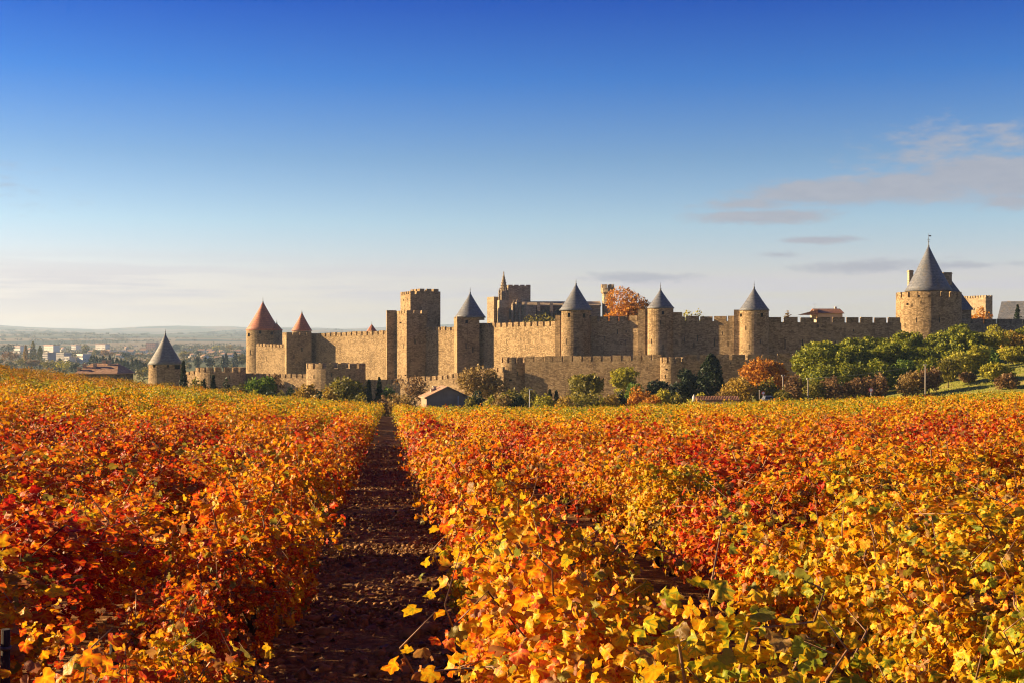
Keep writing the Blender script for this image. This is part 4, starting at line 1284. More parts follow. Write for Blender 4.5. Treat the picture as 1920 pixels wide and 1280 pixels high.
# inside the walls
tree('broad', 'big rounded orange tree inside the walls beside the church turret', 1184, 392, 545, 592, 92, 'leaf_orange', 8500, .36, zb=-1.0)
tree('shrub', 'yellow green tree top showing over the wall between the slate cones', 1299, 362, 584, 600, 40, 'leaf_lime', 1300, .32, zb=1.0)
tree('shrub', 'small tawny treetop left of the brown roof above the wall', 1478, 362, 585, 600, 16, 'leaf_yellowbrown', 500, .28, zb=2.0)
tree('broad', 'orange tree at the foot of the small pale square tower', 1836, 400, 579, 600, 42, 'leaf_orange', 1500, .34, zb=-3.0)
tree('spruce', 'dark conifer in front of the grey slate roof at the right edge', 1908, 372, 572, 600, 40, 'leaf_dark', 1200, .34, zb=-3.0)
tree('shrub', 'greenery on the wall walk at the foot of the church', 1012, 395, 591, 605, 60, 'leaf_olive', 1300, .3, zb=2.0)

# ------------------------------------------------------------------ small buildings and roadside things at the field edge
t = thing('farm_building', 'small farm building with low gabled tile roof at the field edge', 'house', Vector((X(832, 226), 226, ground(X(832, 226), 226))))
g0 = ground(X(832, 226), 226)
gable_house(t, (X(832, 226), 228), 5.5, 7.4, g0 - .5, Z(743, 226), Z(724.5, 226), rd(104), 'render_brown', 'tan_tile', 0.45, chim=[(0.9, 1.6, .8), (0.4, 2.1, .6)])
mb = MB(); mb.box((X(859, 224.8), 224.8, g0), 0.12, 0.12, Z(741, 226) - g0); mb.build('downpipe', MATS['steel'], t)

t = thing('farmhouse', 'farmhouse with long brown tiled roof and chimneys behind the left crest', 'house', Vector((X(200, 262), 262, ground(X(200, 262), 262))))
g0 = ground(X(200, 262), 262)
gable_house(t, (X(197, 264), 264), 8.6, 8.0, g0 - .5, Z(699, 262), Z(682.5, 262), rd(-8), 'dark_stone', 'tan_tile', 0.4, chim=[(-3.6, -1.8, .9), (-1.4, -1.6, 1.0), (-0.4, .3, .9), (1.2, -.6, 1.1), (-4.2, -3.0, .8)], hip=1.8)

t = thing('tiled_shed', 'low shed of which only the red tiled roof shows above the vines', 'shed', Vector((X(1345, 205), 205, ground(X(1345, 205), 205))))
g0 = ground(X(1345, 205), 205)
zr = Z(742.5, 205)
mb = MB(); mb.box((X(1345, 205), 205, g0 - .3), 6.2, 2.2, zr - .45 - g0 + .3); mb.build('wall', MATS['render_cream'], t)
mb = MB()
for k in range(26):                                           # rows of half round tiles
    x = X(1305, 205) + 0.14 + k * 0.262
    mb.tube([(x, 203.6, zr - .75), (x, 205.1, zr), (x, 206.6, zr - .75)], 0.125, 6)
mb.box((X(1345, 205), 205, zr - .62), 6.9, 2.6, 0.2)
mb.build('roof', MATS['brown_tile'], t)
mb = MB(); mb.lathe((X(1301, 205), 205), [(.22, zr - .8), (.26, zr - .1), (.05, zr + .35)], 8); mb.build('chimney', MATS['render_cream'], t)


def pole(label, px, D, yt, r=0.11, cross=0.0):
    x = X(px, D); g = ground(x, D); zt = Z(yt, D)
    t = thing('utility_pole', label, 'utility pole', Vector((x, D, g)), 'wooden poles along the field edge')
    mb = MB(); mb.tube([(x, D, g - .3), (x, D, (g + zt) / 2), (x, D, zt)], [r, r * .9, r * .75], 8); mb.build('post', MATS['pole_wood'], t)
    for s in (-1, 1):
        mb = MB(); mb.tube([(x, D - .02, zt - .25), (x + s * .22, D, zt - .22), (x + s * .22, D, zt - .02)], [.02, .02, .045], 5); mb.build('insulator', MATS['sign_white'], t)
    return Vector((x, D, zt - .05))


pA = pole('slim wooden pole right of the large orange tree', 1468, 216, 702)
pB = pole('wooden pole at the left foot of the pines', 1515, 214, 708)
pC = pole('tall wooden pole standing on the bank below the big round tower', 1735, 205, 682, 0.12)
for a, b, lb in ((pA, pB, 'short overhead wire between the two left wooden poles'), (pB, pC, 'long overhead wire running to the tall wooden pole')):
    mb = MB(); mid = (a + b) / 2 - Vector((0, 0, (b - a).length * .02))
    mb.tube([a, a.lerp(mid, .5) - Vector((0, 0, .1)), mid, mid.lerp(b, .5) - Vector((0, 0, .1)), b], 0.022, 5)
    tag(mb.build('overhead_wire', MATS['wire'], None, a), lb, 'wire')
x, D = X(993, 216), 216.0
g0 = ground(x, D); zt = Z(730, D)
t = thing('street_lamp', 'thin grey lamp post left of the bright yellow green bush', 'street lamp', Vector((x, D, g0)))
mb = MB(); mb.tube([(x, D, g0 - .2), (x, D, zt)], [.085, .055], 8); mb.build('post', MATS['steel'], t)
mb = MB(); mb.box((x + .15, D, zt), .62, .22, .12); mb.build('lamp_head', MATS['steel'], t)


def road_sign(label, px, D, yt, rad, back=True):
    x = X(px, D); g = ground(x, D); zt = Z(yt, D)
    t = thing('road_sign', label, 'road sign', Vector((x, D, g)))
    mb = MB(); mb.tube([(x, D, g - .2), (x, D, zt)], .035, 6); mb.build('post', MATS['steel'], t)
    if rad:
        ring = [(x + rad * math.cos(a), zt - rad + rad * math.sin(a)) for a in [2 * math.pi * k / 20 for k in range(20)]]
        mb = MB(); mb.prism([(p[0], D - .04, p[1]) for p in ring], [(p[0], D - .07, p[1]) for p in ring]); d = mb.build('disc', MATS['sign_red'], t)
        r2 = [(x + rad * .72 * math.cos(a), zt - rad + rad * .72 * math.sin(a)) for a in [2 * math.pi * k / 20 for k in range(20)]]
        mb = MB(); mb.prism([(p[0], D - .071, p[1]) for p in r2], [(p[0], D - .077, p[1]) for p in r2]); mb.build('face', MATS['sign_white'], d)


road_sign('round road sign on a thin post below the pines', 1633, 206, 726, 0.36)
road_sign('round road sign beside the parked car', 1431, 208, 732.5, 0.30)
x, D = X(1424, 209), 209.0
t = thing('bollard_post', 'short bare pale post left of the parked car', 'post', Vector((x, D, ground(x, D))))
mb = MB(); mb.tube([(x, D, ground(x, D) - .2), (x, D, Z(732, D))], .07, 8); mb.build('post', MATS['pole_wood'], t)
mb = MB(); mb.lathe((x, D), [(.085, Z(732, D) - .02), (.09, Z(732, D) + .06), (.03, Z(732, D) + .12)], 8); mb.build('cap', MATS['steel'], t)
# a car seen from behind, half hidden by the vines
x, D = X(1441, 212), 213.0
zr = Z(741, D)
g0 = zr - 1.45
t = thing('parked_car', 'grey car parked behind the vines by the orange tree', 'car', Vector((x, D, ground(x, D))))
mb = MB()
sec = [(-2.0, .35), (-2.0, .85), (-1.75, .95), (1.0, .95), (1.9, .8), (2.0, .35)]
mb.prism([(x - .82, D + a, g0 + b) for a, b in sec[::-1]], [(x + .82, D + a, g0 + b) for a, b in sec[::-1]])
mb.prism([(x - .78, D - 1.8, g0 + .94), (x + .78, D - 1.8, g0 + .94), (x + .78, D + 1.1, g0 + .94), (x - .78, D + 1.1, g0 + .94)],
         [(x - .58, D - 1.35, g0 + 1.45), (x + .58, D - 1.35, g0 + 1.45), (x + .58, D + .2, g0 + 1.45), (x - .58, D + .2, g0 + 1.45)])
mb.build('body', MATS['car_paint'], t)
mb = MB(); mb.quad((x - .66, D - 1.79, g0 + 1.0), (x + .66, D - 1.79, g0 + 1.0), (x + .52, D - 1.42, g0 + 1.40), (x - .52, D - 1.42, g0 + 1.40)); mb.build('rear_window', MATS['car_glass'], t)
for sx in (-1, 1):
    mb = MB(); mb.box((x + sx * .68, D - 2.01, g0 + .66), .22, .04, .14); mb.build('tail_light', MATS['sign_red'], t)
    for sy in (-1.25, 1.25):
        mb = MB(); ring = [(.32 * math.cos(a), .32 * math.sin(a)) for a in [2 * math.pi * k / 14 for k in range(14)]]
        mb.prism([(x + sx * .62, D + sy + p[0], g0 + .32 + p[1]) for p in ring], [(x + sx * .84, D + sy + p[0], g0 + .32 + p[1]) for p in ring]); mb.build('wheel', MATS['rubber'], t)
mb = MB(); mb.box((x, D, g0 - 1.3), 14.0, 6.0, 1.3, rd(4)); o = mb.build('road', MATS['render_tan']); tag(o, kind='structure')

# ------------------------------------------------------------------ the lower town in the valley
def block_building(label, px0, px1, yt, yb, wall, roofm, rows, cols, flat=True, rz=-0.6, group='apartment blocks in the valley', deep=13.0, cat='building'):
    D = min(4200.0, 22.5 * F / max(4.0, yb - 640))
    x = X((px0 + px1) / 2, D); g = ground(x, D) - 1.0
    w = (px1 - px0) / F * D; zt = Z(yt, D)
    w = max(3.0, (w - deep * math.sin(abs(rz))) / math.cos(rz))
    t = thing('apartment_block' if flat else 'town_house', label, cat, Vector((x, D, g)), group)
    if flat:
        mb = MB(); mb.box((x, D, g), w, deep, zt - g, rz); mb.build('wall', MATS[wall], t)
        mb = MB(); mb.box((x, D, zt), w + .8, deep + .8, 0.7, rz); mb.build('roof', MATS[roofm], t)
    else:
        gable_house(t, (x, D), w, deep, g, g + (zt - g) * .72, zt, rz, wall, roofm, .5)
    f = Vector((math.cos(rz), math.sin(rz), 0)); nr = Vector((math.sin(rz), -math.cos(rz), 0))
    H = (zt - g) * (1 if flat else .72)
    mb = MB(); ww = w / cols * .42; hh = H / rows * .42
    mb.box((0, 0, 0), ww, .3, hh); me = mb.mesh('window', MATS['car_glass'])
    for r in range(rows):
        for c in range(cols):
            p = Vector((x, D, g)) + f * ((c + .5) / cols - .5) * w + nr * (deep / 2 + .02) + Vector((0, 0, 1.0 + (r + .3) * (H - 1) / rows))
            o = new_obj('window', me, t); o.location = p - t.location; o.rotation_euler = (0, 0, rz)


block_building('long pale low block at the left edge of the town', 24, 49, 648.5, 661, 'render_cream', 'red_tile', 2, 7)
block_building('widest red roofed apartment block right of the poplars', 80, 114, 647, 663, 'render_cream', 'red_tile', 4, 9, rz=-.7)
block_building('small red roofed block right of the widest one', 134, 151, 647, 658, 'render_cream', 'red_tile', 3, 5)
block_building('long red roofed cream block in the middle of the town', 178, 207, 645.5, 658, 'render_cream', 'red_tile', 3, 8)
block_building('white flat roofed block highest up the slope', 230, 258, 640, 651, 'render_white', 'render_grey', 3, 7)
block_building('orange red apartment tower just left of the slate cone', 274, 297, 641.5, 658, 'render_orange', 'render_grey', 5, 5, rz=-.3)
block_building('grey blue block in front of the poplars', 80, 104, 661, 677, 'render_grey', 'render_grey', 4, 5, deep=11)
block_building('long grey blue block left of the white villas', 104, 134, 662, 674, 'render_grey', 'render_grey', 3, 7, deep=11)
block_building('white villa with stepped roof, right of the white pair', 144, 170, 664, 681, 'render_white', 'render_white', 2, 5, rz=-.7, deep=9)
block_building('white villa, left of the white pair', 121, 142, 669, 681, 'render_white', 'render_cream', 2, 4, rz=-.6, deep=8)
block_building('small white house above the cypress row', 214, 236, 657, 664, 'render_white', 'render_cream', 1, 4, rz=.1, deep=9)
block_building('pale house left of the orange red tower', 262, 275, 652, 660, 'render_cream', 'brown_tile', 2, 3, False, .1)
hr = random.Random(5)
names = ['1st', '2nd', '3rd'] + ['%dth' % k for k in range(4, 30)]
adj = ['pale', 'cream', 'tan', 'white', 'ochre']
spots = [(352, 660, 14), (366, 655, 12), (378, 662, 14), (390, 654, 12), (398, 666, 16), (410, 658, 13), (420, 668, 15), (427, 655, 12), (437, 662, 14), (446, 668, 16), (452, 657, 12), (384, 672, 17), (361, 670, 16), (408, 674, 18), (340, 652, 12), (246, 664, 14), (262, 668, 15), (225, 670, 15)]
spots += [(p, y, w) for (p, y, w) in ((8, 664, 14), (30, 671, 16), (57, 660, 12), (118, 658, 12), (128, 652, 10), (160, 659, 12), (171, 663, 13), (190, 666, 14), (204, 663, 12), (216, 651, 9), (237, 657, 11), (252, 655, 10), (270, 662, 13), (283, 667, 14), (356, 651, 9), (372, 649, 8), (383, 657, 11), (394, 661, 13), (403, 651, 9), (415, 663, 13), (432, 669, 15), (441, 654, 10), (448, 663, 12), (458, 660, 12), (350, 668, 15), (374, 677, 18))]
for i, (px, yb, w) in enumerate(spots):
    wm, am = [('render_cream', 'cream walled'), ('render_tan', 'tan walled'), ('render_white', 'white walled')][i % 3]
    h = hr.uniform(6.5, 8.5)
    near = ('right of the slate cone' if px > 335 else 'left of the slate cone')
    order = sorted([s[0] for s in spots if (s[0] > 335) == (px > 335)]).index(px) + 1
    block_building('%s tiled village house, %s from the left among those %s' % (am, names[order - 1], near), px - w / 2, px + w / 2, yb - h, yb, wm, 'tan_tile', 1, 3, False, hr.uniform(-.9, -.1), 'village houses in the valley', 9.0, 'house')


def valley_tree(kind, label, px, yt, yb, w, mat, n=420, group=None):
    D = min(4200.0, 22.5 * F / max(4.0, yb - 640))
    tree(kind, label, px, D, yt, yb, w, mat, n, 0.55 * D / 1300.0 + .12, seed=int(px * 13 + yb), group=group)


for (px, yt, w, mt, lb) in [(48, 647, 8, 'leaf_gold', 'golden poplar, left of the three'), (62, 640, 11, 'leaf_olive', 'tall olive poplar, middle of the three'), (75, 648, 9, 'leaf_lime', 'yellow green poplar, right of the three')]:
    valley_tree('poplar', lb, px, yt, 679, w, mt, 700)
cyp = [171, 176, 181, 187, 193, 199, 206, 211, 219, 227, 232, 240, 248, 255, 262, 268, 273]
names = ['1st', '2nd', '3rd'] + ['%dth' % k for k in range(4, 30)]
for i, px in enumerate(cyp):
    yb = 686 + (px - 170) * .12
    valley_tree('cypress', 'dark cypress, %s from the left in the row behind the farmhouse' % names[i], px, yb - hr.uniform(17, 25), yb + 3, hr.uniform(6, 9), 'leaf_dark', 420, 'row of dark cypresses')
for (px, yt, yb, w, lb) in [(370, 668, 694, 9, 'single dark cypress right of the slate cone tower'), (418, 666, 690, 7, 'left cypress of the three near the tall red cone tower'),
                            (424, 662, 690, 8, 'middle cypress of the three near the tall red cone tower'), (441, 659, 690, 10, 'right cypress of the three near the tall red cone tower')]:
    valley_tree('cypress', lb, px, yt, yb, w, 'leaf_dark', 460)
for (px, yt, yb, w, mt, lb) in [
        (18, 658, 684, 30, 'leaf_brown', 'russet round tree at the left edge of the valley'), (40, 672, 690, 26, 'leaf_olive', 'olive tree right of the russet tree'),
        (62, 672, 690, 24, 'leaf_brown', 'reddish tree below the three poplars'), (92, 675, 695, 28, 'leaf_olive', 'dull green tree below the grey blue block'),
        (118, 676, 697, 34, 'leaf_lime', 'yellow green tree below the white villas'), (10, 645, 668, 36, 'leaf_dark', 'dark tree cluster crown at the far left edge'),
        (140, 680, 698, 20, 'leaf_dark', 'dark tree left of the farmhouse roof'), (160, 646, 666, 14, 'leaf_olive', 'olive tree right of the small red roofed block'),
        (200, 655, 672, 24, 'leaf_brown', 'brownish tree below the long cream block'), (240, 660, 676, 26, 'leaf_dark', 'dark spreading tree above the cypress row'),
        (392, 668, 694, 18, 'leaf_dark', 'rounded dark tree behind the low left bastion'), (270, 688, 708, 22, 'leaf_olive', 'olive tree beside the detached slate cone tower'),
        (345, 658, 676, 18, 'leaf_olive', 'green tree just right of the slate cone'), (372, 658, 670, 12, 'leaf_dark', 'small dark tree among the village houses'),
        (405, 648, 660, 16, 'leaf_lime', 'yellow tree above the village houses'), (432, 647, 660, 18, 'leaf_gold', 'golden tree above the right village houses'),
        (455, 664, 690, 20, 'leaf_olive', 'olive tree touching the tall red cone tower'), (105, 646, 660, 16, 'leaf_olive', 'olive tree behind the widest apartment block'),
        (180, 655, 668, 14, 'leaf_olive', 'green tree before the middle cream block'), (330, 645, 660, 16, 'leaf_dark', 'dark tree behind the slate cone, right of it')]:
    valley_tree('broad', lb, px, yt, yb, w, mt, 520)


def far_wood():
    """hedgerows and woods across the valley and the far slopes, read as one mass"""
    rng = np.random.default_rng(3)
    C = []
    D = rng.uniform(1300, 8800, 2400) ** 1.0
    px = rng.uniform(-260, 640, 2400)
    x = X(px, D)
    keep = (np.sin(x / 170 + D / 420) + np.sin(x / 61 - D / 260) + rng.normal(size=2400) * .6) > .45
    for xx, dd in zip(x[keep], D[keep]):
        g = ground(xx, dd); r = rng.uniform(4, 8) * (1 + dd / 9000); h = rng.uniform(5, 9)
        C.append(np.array([xx, dd, g + h * .45]) + blob_points(rng, 34, r * 1.5, r, h * .55, .4))
    # the dark pine wood right of the slate cone
    for k in range(75):
        p = rng.uniform(335, 455); dd = rng.uniform(2500, 3400); xx = X(p, dd)
        C.append(np.array([xx, dd, ground(xx, dd) + 6]) + blob_points(rng, 60, 12, 9, 8, .4))
    for k in range(230):                                      # gardens and copses between the houses
        p = rng.uniform(-60, 500); dd = rng.uniform(480, 1500); xx = X(p, dd); r = rng.uniform(2.0, 4.5); h = rng.uniform(2.5, 6)
        C.append(np.array([xx, dd, ground(xx, dd) + h * .4]) + blob_points(rng, 40, r, r, h * .55, .4))
    C = np.concatenate(C)
    s = 0.25 + np.minimum(C[:, 1], 1400) / 1400 * .65 + C[:, 1] / 4200.0
    n = len(C)
    V, Fc = rand_quads(C, 1.0, rng)
    V = (V.reshape(n, 4, 3) - C[:, None]) * s[:, None, None] + C[:, None]
    o = new_obj('woods', np_mesh('woods', V.reshape(-1, 3), Fc, MATS['leaf_wood']))
    tag(o, 'woods and hedgerows across the valley and the far slopes', 'woods', kind='stuff')


leafmat('leaf_wood', [(0.2, (0.02, 0.03, 0.012)), (0.45, (0.06, 0.075, 0.02)), (0.62, (0.17, 0.13, 0.03)), (0.8, (0.28, 0.15, 0.04))], 0.25, 0.6)
far_wood()

# ------------------------------------------------------------------ grass on the bank
def bank_grass():
    rng = np.random.default_rng(21)
    n = 26000
    x = rng.uniform(30, 135, n); y = rng.uniform(178, 268, n)
    z = ground_np(x, y)
    h = rng.uniform(.12, .42, n); a = rng.random(n) * 6.28
    w = .09
    V = np.empty((n, 3, 3))
    V[:, 0] = np.stack([x - w * np.cos(a), y - w * np.sin(a), z - .03], 1)
    V[:, 1] = np.stack([x + w * np.cos(a), y + w * np.sin(a), z - .03], 1)
    V[:, 2] = np.stack([x + rng.normal(size=n) * .12, y + rng.normal(size=n) * .12, z + h], 1)
    leafmat('grass_blade', [(0.1, (0.12, 0.16, 0.02)), (0.5, (0.28, 0.28, 0.035)), (0.9, (0.42, 0.33, 0.10))], .3, .8)
    o = new_obj('grass', np_mesh('grass', V.reshape(-1, 3), np.arange(3 * n).reshape(n, 3), MATS['grass_blade']))
    tag(o, 'dry tufted grass on the bank right of the vines', 'grass', kind='stuff')


bank_grass()

# ------------------------------------------------------------------ the vineyard
LOBES = [(0, 1.0), (16, .86), (29, .74), (45, .92), (62, .82), (78, .70), (100, .82), (124, .76), (150, .66), (168, .30)]


def leaf_template(level):
    if level == 'hi':
        pts = LOBES + [(-a, r) for a, r in LOBES[:0:-1]]
    elif level == 'mid':
        pts = [(0, 1.0), (33, .76), (52, .92), (105, .80), (160, .36), (-160, .36), (-105, .80), (-52, .92), (-33, .76)]
    else:
        pts = None
    if pts:
        v = [(0, 0, 0)] + [(r * math.sin(math.radians(a)), r * math.cos(math.radians(a)), 0) for a, r in pts]
        n = len(pts)
        f = [(0, 1 + (k + 1) % n, 1 + k) for k in range(n)]
        e = [0.0] + [1.0] * n
        if level == 'hi':                                       # an inner ring lets the blade crinkle
            v = [(0, 0, 0)] + [(p[0] * .55, p[1] * .55, 0) for p in v[1:]] + v[1:]
            e = [0.0] + [.5] * n + [1.0] * n
            for k in range(n):
                j = (k + 1) % n
                f += [(1 + k, 1 + j, 1 + n + j), (1 + k, 1 + n + j, 1 + n + k)]
    else:
        v = [(0, -.55, 0), (.72, .1, 0), (0, .95, 0), (-.72, .1, 0)]
        f = [(0, 1, 2), (0, 2, 3)]
        e = [.5, 1, 1, 1]
    return np.array(v), np.array(f), np.array(e)


def leaf_veins(level):
    if level != 'hi':
        return None
    pts = LOBES + [(-a, r) for a, r in LOBES[:0:-1]]
    q = [1.0 if abs(a) in (0, 45, 100) else 0.0 for a, r in pts]
    return np.array([1.0] + q + [x * .8 for x in q])


def leaf_cloud(C, Nrm, size, level, rng):
    """leaves at C whose blades face Nrm, tips hanging, each folded and curled in its own way"""
    T, Fc, E = leaf_template(level)
    n, m = len(C), len(T)
    nn = Nrm / np.linalg.norm(Nrm, axis=1)[:, None]
    tip = np.stack([rng.normal(size=n) * .7, rng.normal(size=n) * .7, -np.ones(n) + rng.normal(size=n) * .5], 1)
    tip -= nn * np.sum(tip * nn, 1)[:, None]; tip /= np.linalg.norm(tip, axis=1)[:, None]
    sd = np.cross(tip, nn)
    fold = rng.uniform(-.15, .75, n)[:, None]; curl = rng.normal(size=n)[:, None] * .5; wav = rng.uniform(.04, .26, n)[:, None]
    ph = rng.uniform(0, 6.28, n)[:, None]
    tx, ty = T[None, :, 0], T[None, :, 1]
    tz = -fold * np.abs(tx) - curl * ty * ty + wav * np.sin(ty * 6 + tx * 5 + ph)
    s = size[:, None]
    V = C[:, None, :] + (tx * s)[..., None] * sd[:, None] + (ty * s)[..., None] * tip[:, None] + (tz * s)[..., None] * nn[:, None]
    FF = (Fc[None] + (np.arange(n) * m)[:, None, None]).reshape(-1, 3)
    return V.reshape(-1, 3), FF, np.tile(E, n)


def canes_for(rng, count):
    """shoots arching up and out of the vine's head"""
    out = []
    for i in range(count):
        y0 = rng.uniform(-.35, .35); s = rng.choice([-1, 1])
        lean = s * rng.uniform(.05, .62); h = rng.uniform(.62, 1.42); yy = y0 + rng.normal() * .28
        droop = rng.uniform(-.25, .15) if abs(lean) > .4 else rng.uniform(0, .1)
        p = [np.array([0, y0, .50]), np.array([lean * .35, y0 + (yy - y0) * .4, .50 + (h - .5) * .5]), np.array([lean * .8, yy, h]), np.array([lean * 1.1 + rng.normal() * .08, yy + rng.normal() * .12, h + droop])]
        out.append(p)
    return out


def along(p, t):
    k = min(2, int(t * 3)); f = t * 3 - k
    return p[k] * (1 - f) + p[k + 1] * f


def vine_leaf_spots(rng, canes, n):
    C = np.empty((n, 3)); N = np.empty((n, 3))
    for i in range(n):
        if rng.random() < .62:
            c = along(canes[rng.integers(len(canes))], rng.uniform(.12, 1)) + rng.normal(size=3) * np.array([.10, .10, .09])
        else:                                                # skirt and flanks of the hedge
            a = rng.uniform(-.5, 3.64)
            rr = rng.uniform(.72, 1.05)
            c = np.array([.56 * math.cos(a) * rr, rng.uniform(-.62, .62), .62 + (.55 * math.sin(a)) * rr])
        C[i] = c
    C[:, 2] = np.maximum(C[:, 2], .14 + rng.random(n) * .1)
    o = C - np.array([0, 0, .62]); o[:, 1] *= .3
    o /= np.linalg.norm(o, axis=1)[:, None] + 1e-6
    N = o * np.array([.9, .9, .35]) + np.array([0, 0, .12]) + rng.normal(size=(n, 3)) * np.array([.75, .75, .38])
    return C, N


def vine_set(k, level, nleaf, smin, smax):
    rng = np.random.default_rng(100 + k)
    canes = canes_for(rng, 13)
    C, N = vine_leaf_spots(rng, canes, nleaf)
    V, Fc, E = leaf_cloud(C, N, rng.uniform(smin, smax, nleaf), level, rng)
    at = {'edge': E}
    if level == 'hi':
        at['vein'] = np.tile(leaf_veins('hi'), nleaf)
    fol = np_mesh('foliage', V, Fc, MATS['vine_leaf'], level == 'hi', at)
    mb = MB()
    for p in canes:
        mb.tube([Vector(q) for q in p], [.009, .0075, .006, .004], 5)
        if rng.random() < .55 and level != 'far':              # a bare shoot tip above the leaves
            e = Vector(p[-1]); mb.tube([e, e + Vector((rng.normal() * .05, rng.normal() * .08, .12)), e + Vector((rng.normal() * .1, rng.normal() * .14, rng.uniform(.15, .40)))], [.005, .004, .002], 4)
    cm = mb.mesh('canes', MATS['cane'])
    mb = MB()
    b = rng.normal(size=4) * .04
    mb.tube([(0, 0, -.1), (b[0], b[1], .16), (b[2], b[3], .34), (0, 0, .50)], [.055, .042, .040, .052], 8)
    for s in (-1, 1):
        mb.tube([(0, 0, .46), (b[0], s * .16, .50), (b[1], s * .38, .51)], [.04, .028, .016], 6)
    return fol, cm, mb.mesh('trunk', MATS['vine_bark']), canes


HI = [vine_set(k, 'hi', 1300, .025, .060) for k in range(7)]
MID = [vine_set(20 + k, 'mid', 950, .027, .060) for k in range(7)]
FAR = [vine_set(40 + k, 'far', 460, .044, .080) for k in range(6)]

ROW_DX = (729 - 960) / F
ROW_RZ = math.atan(-ROW_DX)
ROW_X0 = -0.17
ROW_W = 2.4


def field_edge(x):
    return 164 + 0.13 * np.clip(x, 0, 120) - 0.10 * np.clip(-x, 0, 120)


cand = []
vr = random.Random(17)
for row in range(-38, 52):
    off = ROW_X0 + (row + 0.5) * ROW_W + {0: 0.13, -1: -0.17, 1: 0.26, -2: 0.24}.get(row, 0)
    y = 2.6 + vr.random()
    k = 0
    while y < 190:
        x = off + ROW_DX * y + vr.gauss(0, .06)
        y += 1.0 + vr.gauss(0, .05)
        if y > field_edge(x) or vr.random() < (.03 if y > 14 else 0):
            continue
        if abs(x) > .4 * y * 1.07 + 2.2:
            continue
        zz = ground(x, y)
        if (CAM_Z - zz - 1.35) / y * F > 690:                     # wholly below the frame
            continue
        cand.append((y, x, row, zz))
cand.sort()
near, rest = cand[:300], cand[300:]
ordn = ['1st', '2nd', '3rd'] + ['%dth' % k for k in range(4, 21)] + ['21st', '22nd', '23rd'] + ['%dth' % k for k in range(24, 31)] + ['31st', '32nd', '33rd'] + ['%dth' % k for k in range(34, 41)] + ['41st', '42nd', '43rd'] + ['%dth' % k for k in range(44, 51)]
rowcount = {}
LEAFM = []
for k in range(6):
    rng = np.random.default_rng(900 + k)
    V, Fc, E = leaf_cloud(np.zeros((1, 3)), np.array([[0, 0, 1.0]]), np.array([1.0]), 'hi', rng)
    LEAFM.append(np_mesh('leaf', V, Fc, MATS['vine_leaf'], True, {'edge': E, 'vein': leaf_veins('hi')}))
tot_leaf = 0
for i, (y, x, row, zz) in enumerate(near):
    rowcount[row] = rowcount.get(row, 0) + 1
    k = row if row >= 0 else -row - 1
    side = 'right' if row >= 0 else 'left'
    where = 'row just %s of the dirt path' % side if k == 0 else '%s row %s of the dirt path' % (ordn[k], side)
    t = thing('grapevine', 'autumn grapevine, %s vine from the front in the %s' % (ordn[rowcount[row] - 1], where), 'grapevine', Vector((x, y, zz)), 'grapevines planted in rows')
    t.rotation_euler = (0, 0, ROW_RZ + (math.pi if vr.random() < .5 else 0) + vr.gauss(0, .08))
    s = vr.choice([vr.uniform(.66, .85), vr.uniform(.85, 1.12), vr.uniform(.95, 1.15)])
    t.scale = (s * (1.10 if row in (0, -1, 1) else 1.6 if (row == -2 and y < 14) else 1.45 if y < 24 else 1.24) * vr.uniform(.92, 1.08), s, s)
    fol, cm, tr, own = (HI if y < 19 else MID)[vr.randrange(7)]
    new_obj('trunk', tr, t); new_obj('canes', cm, t)
    fo = new_obj('foliage', fol, t); fo['kind'] = 'stuff'
    if y < 9.5 and tot_leaf < 1500:                               # the leaves that can be told apart one by one
        rng = np.random.default_rng(5000 + i)
        C, N = vine_leaf_spots(rng, own, 64)
        rz = t.rotation_euler.z
        for q in range(64):
            o = new_obj('leaf', LEAFM[rng.integers(6)], t)
            o.location = C[q] * np.array([1.03, 1, 1.02])
            nv = Vector(N[q]).normalized()
            o.rotation_euler = (nv.to_track_quat('Z', 'Y') @ Matrix.Rotation(rng.random() * 6.28, 4, 'Z').to_quaternion()).to_euler()
            z = float(rng.uniform(.036, .072)); o.scale = (z, z, z)
            tot_leaf += 1


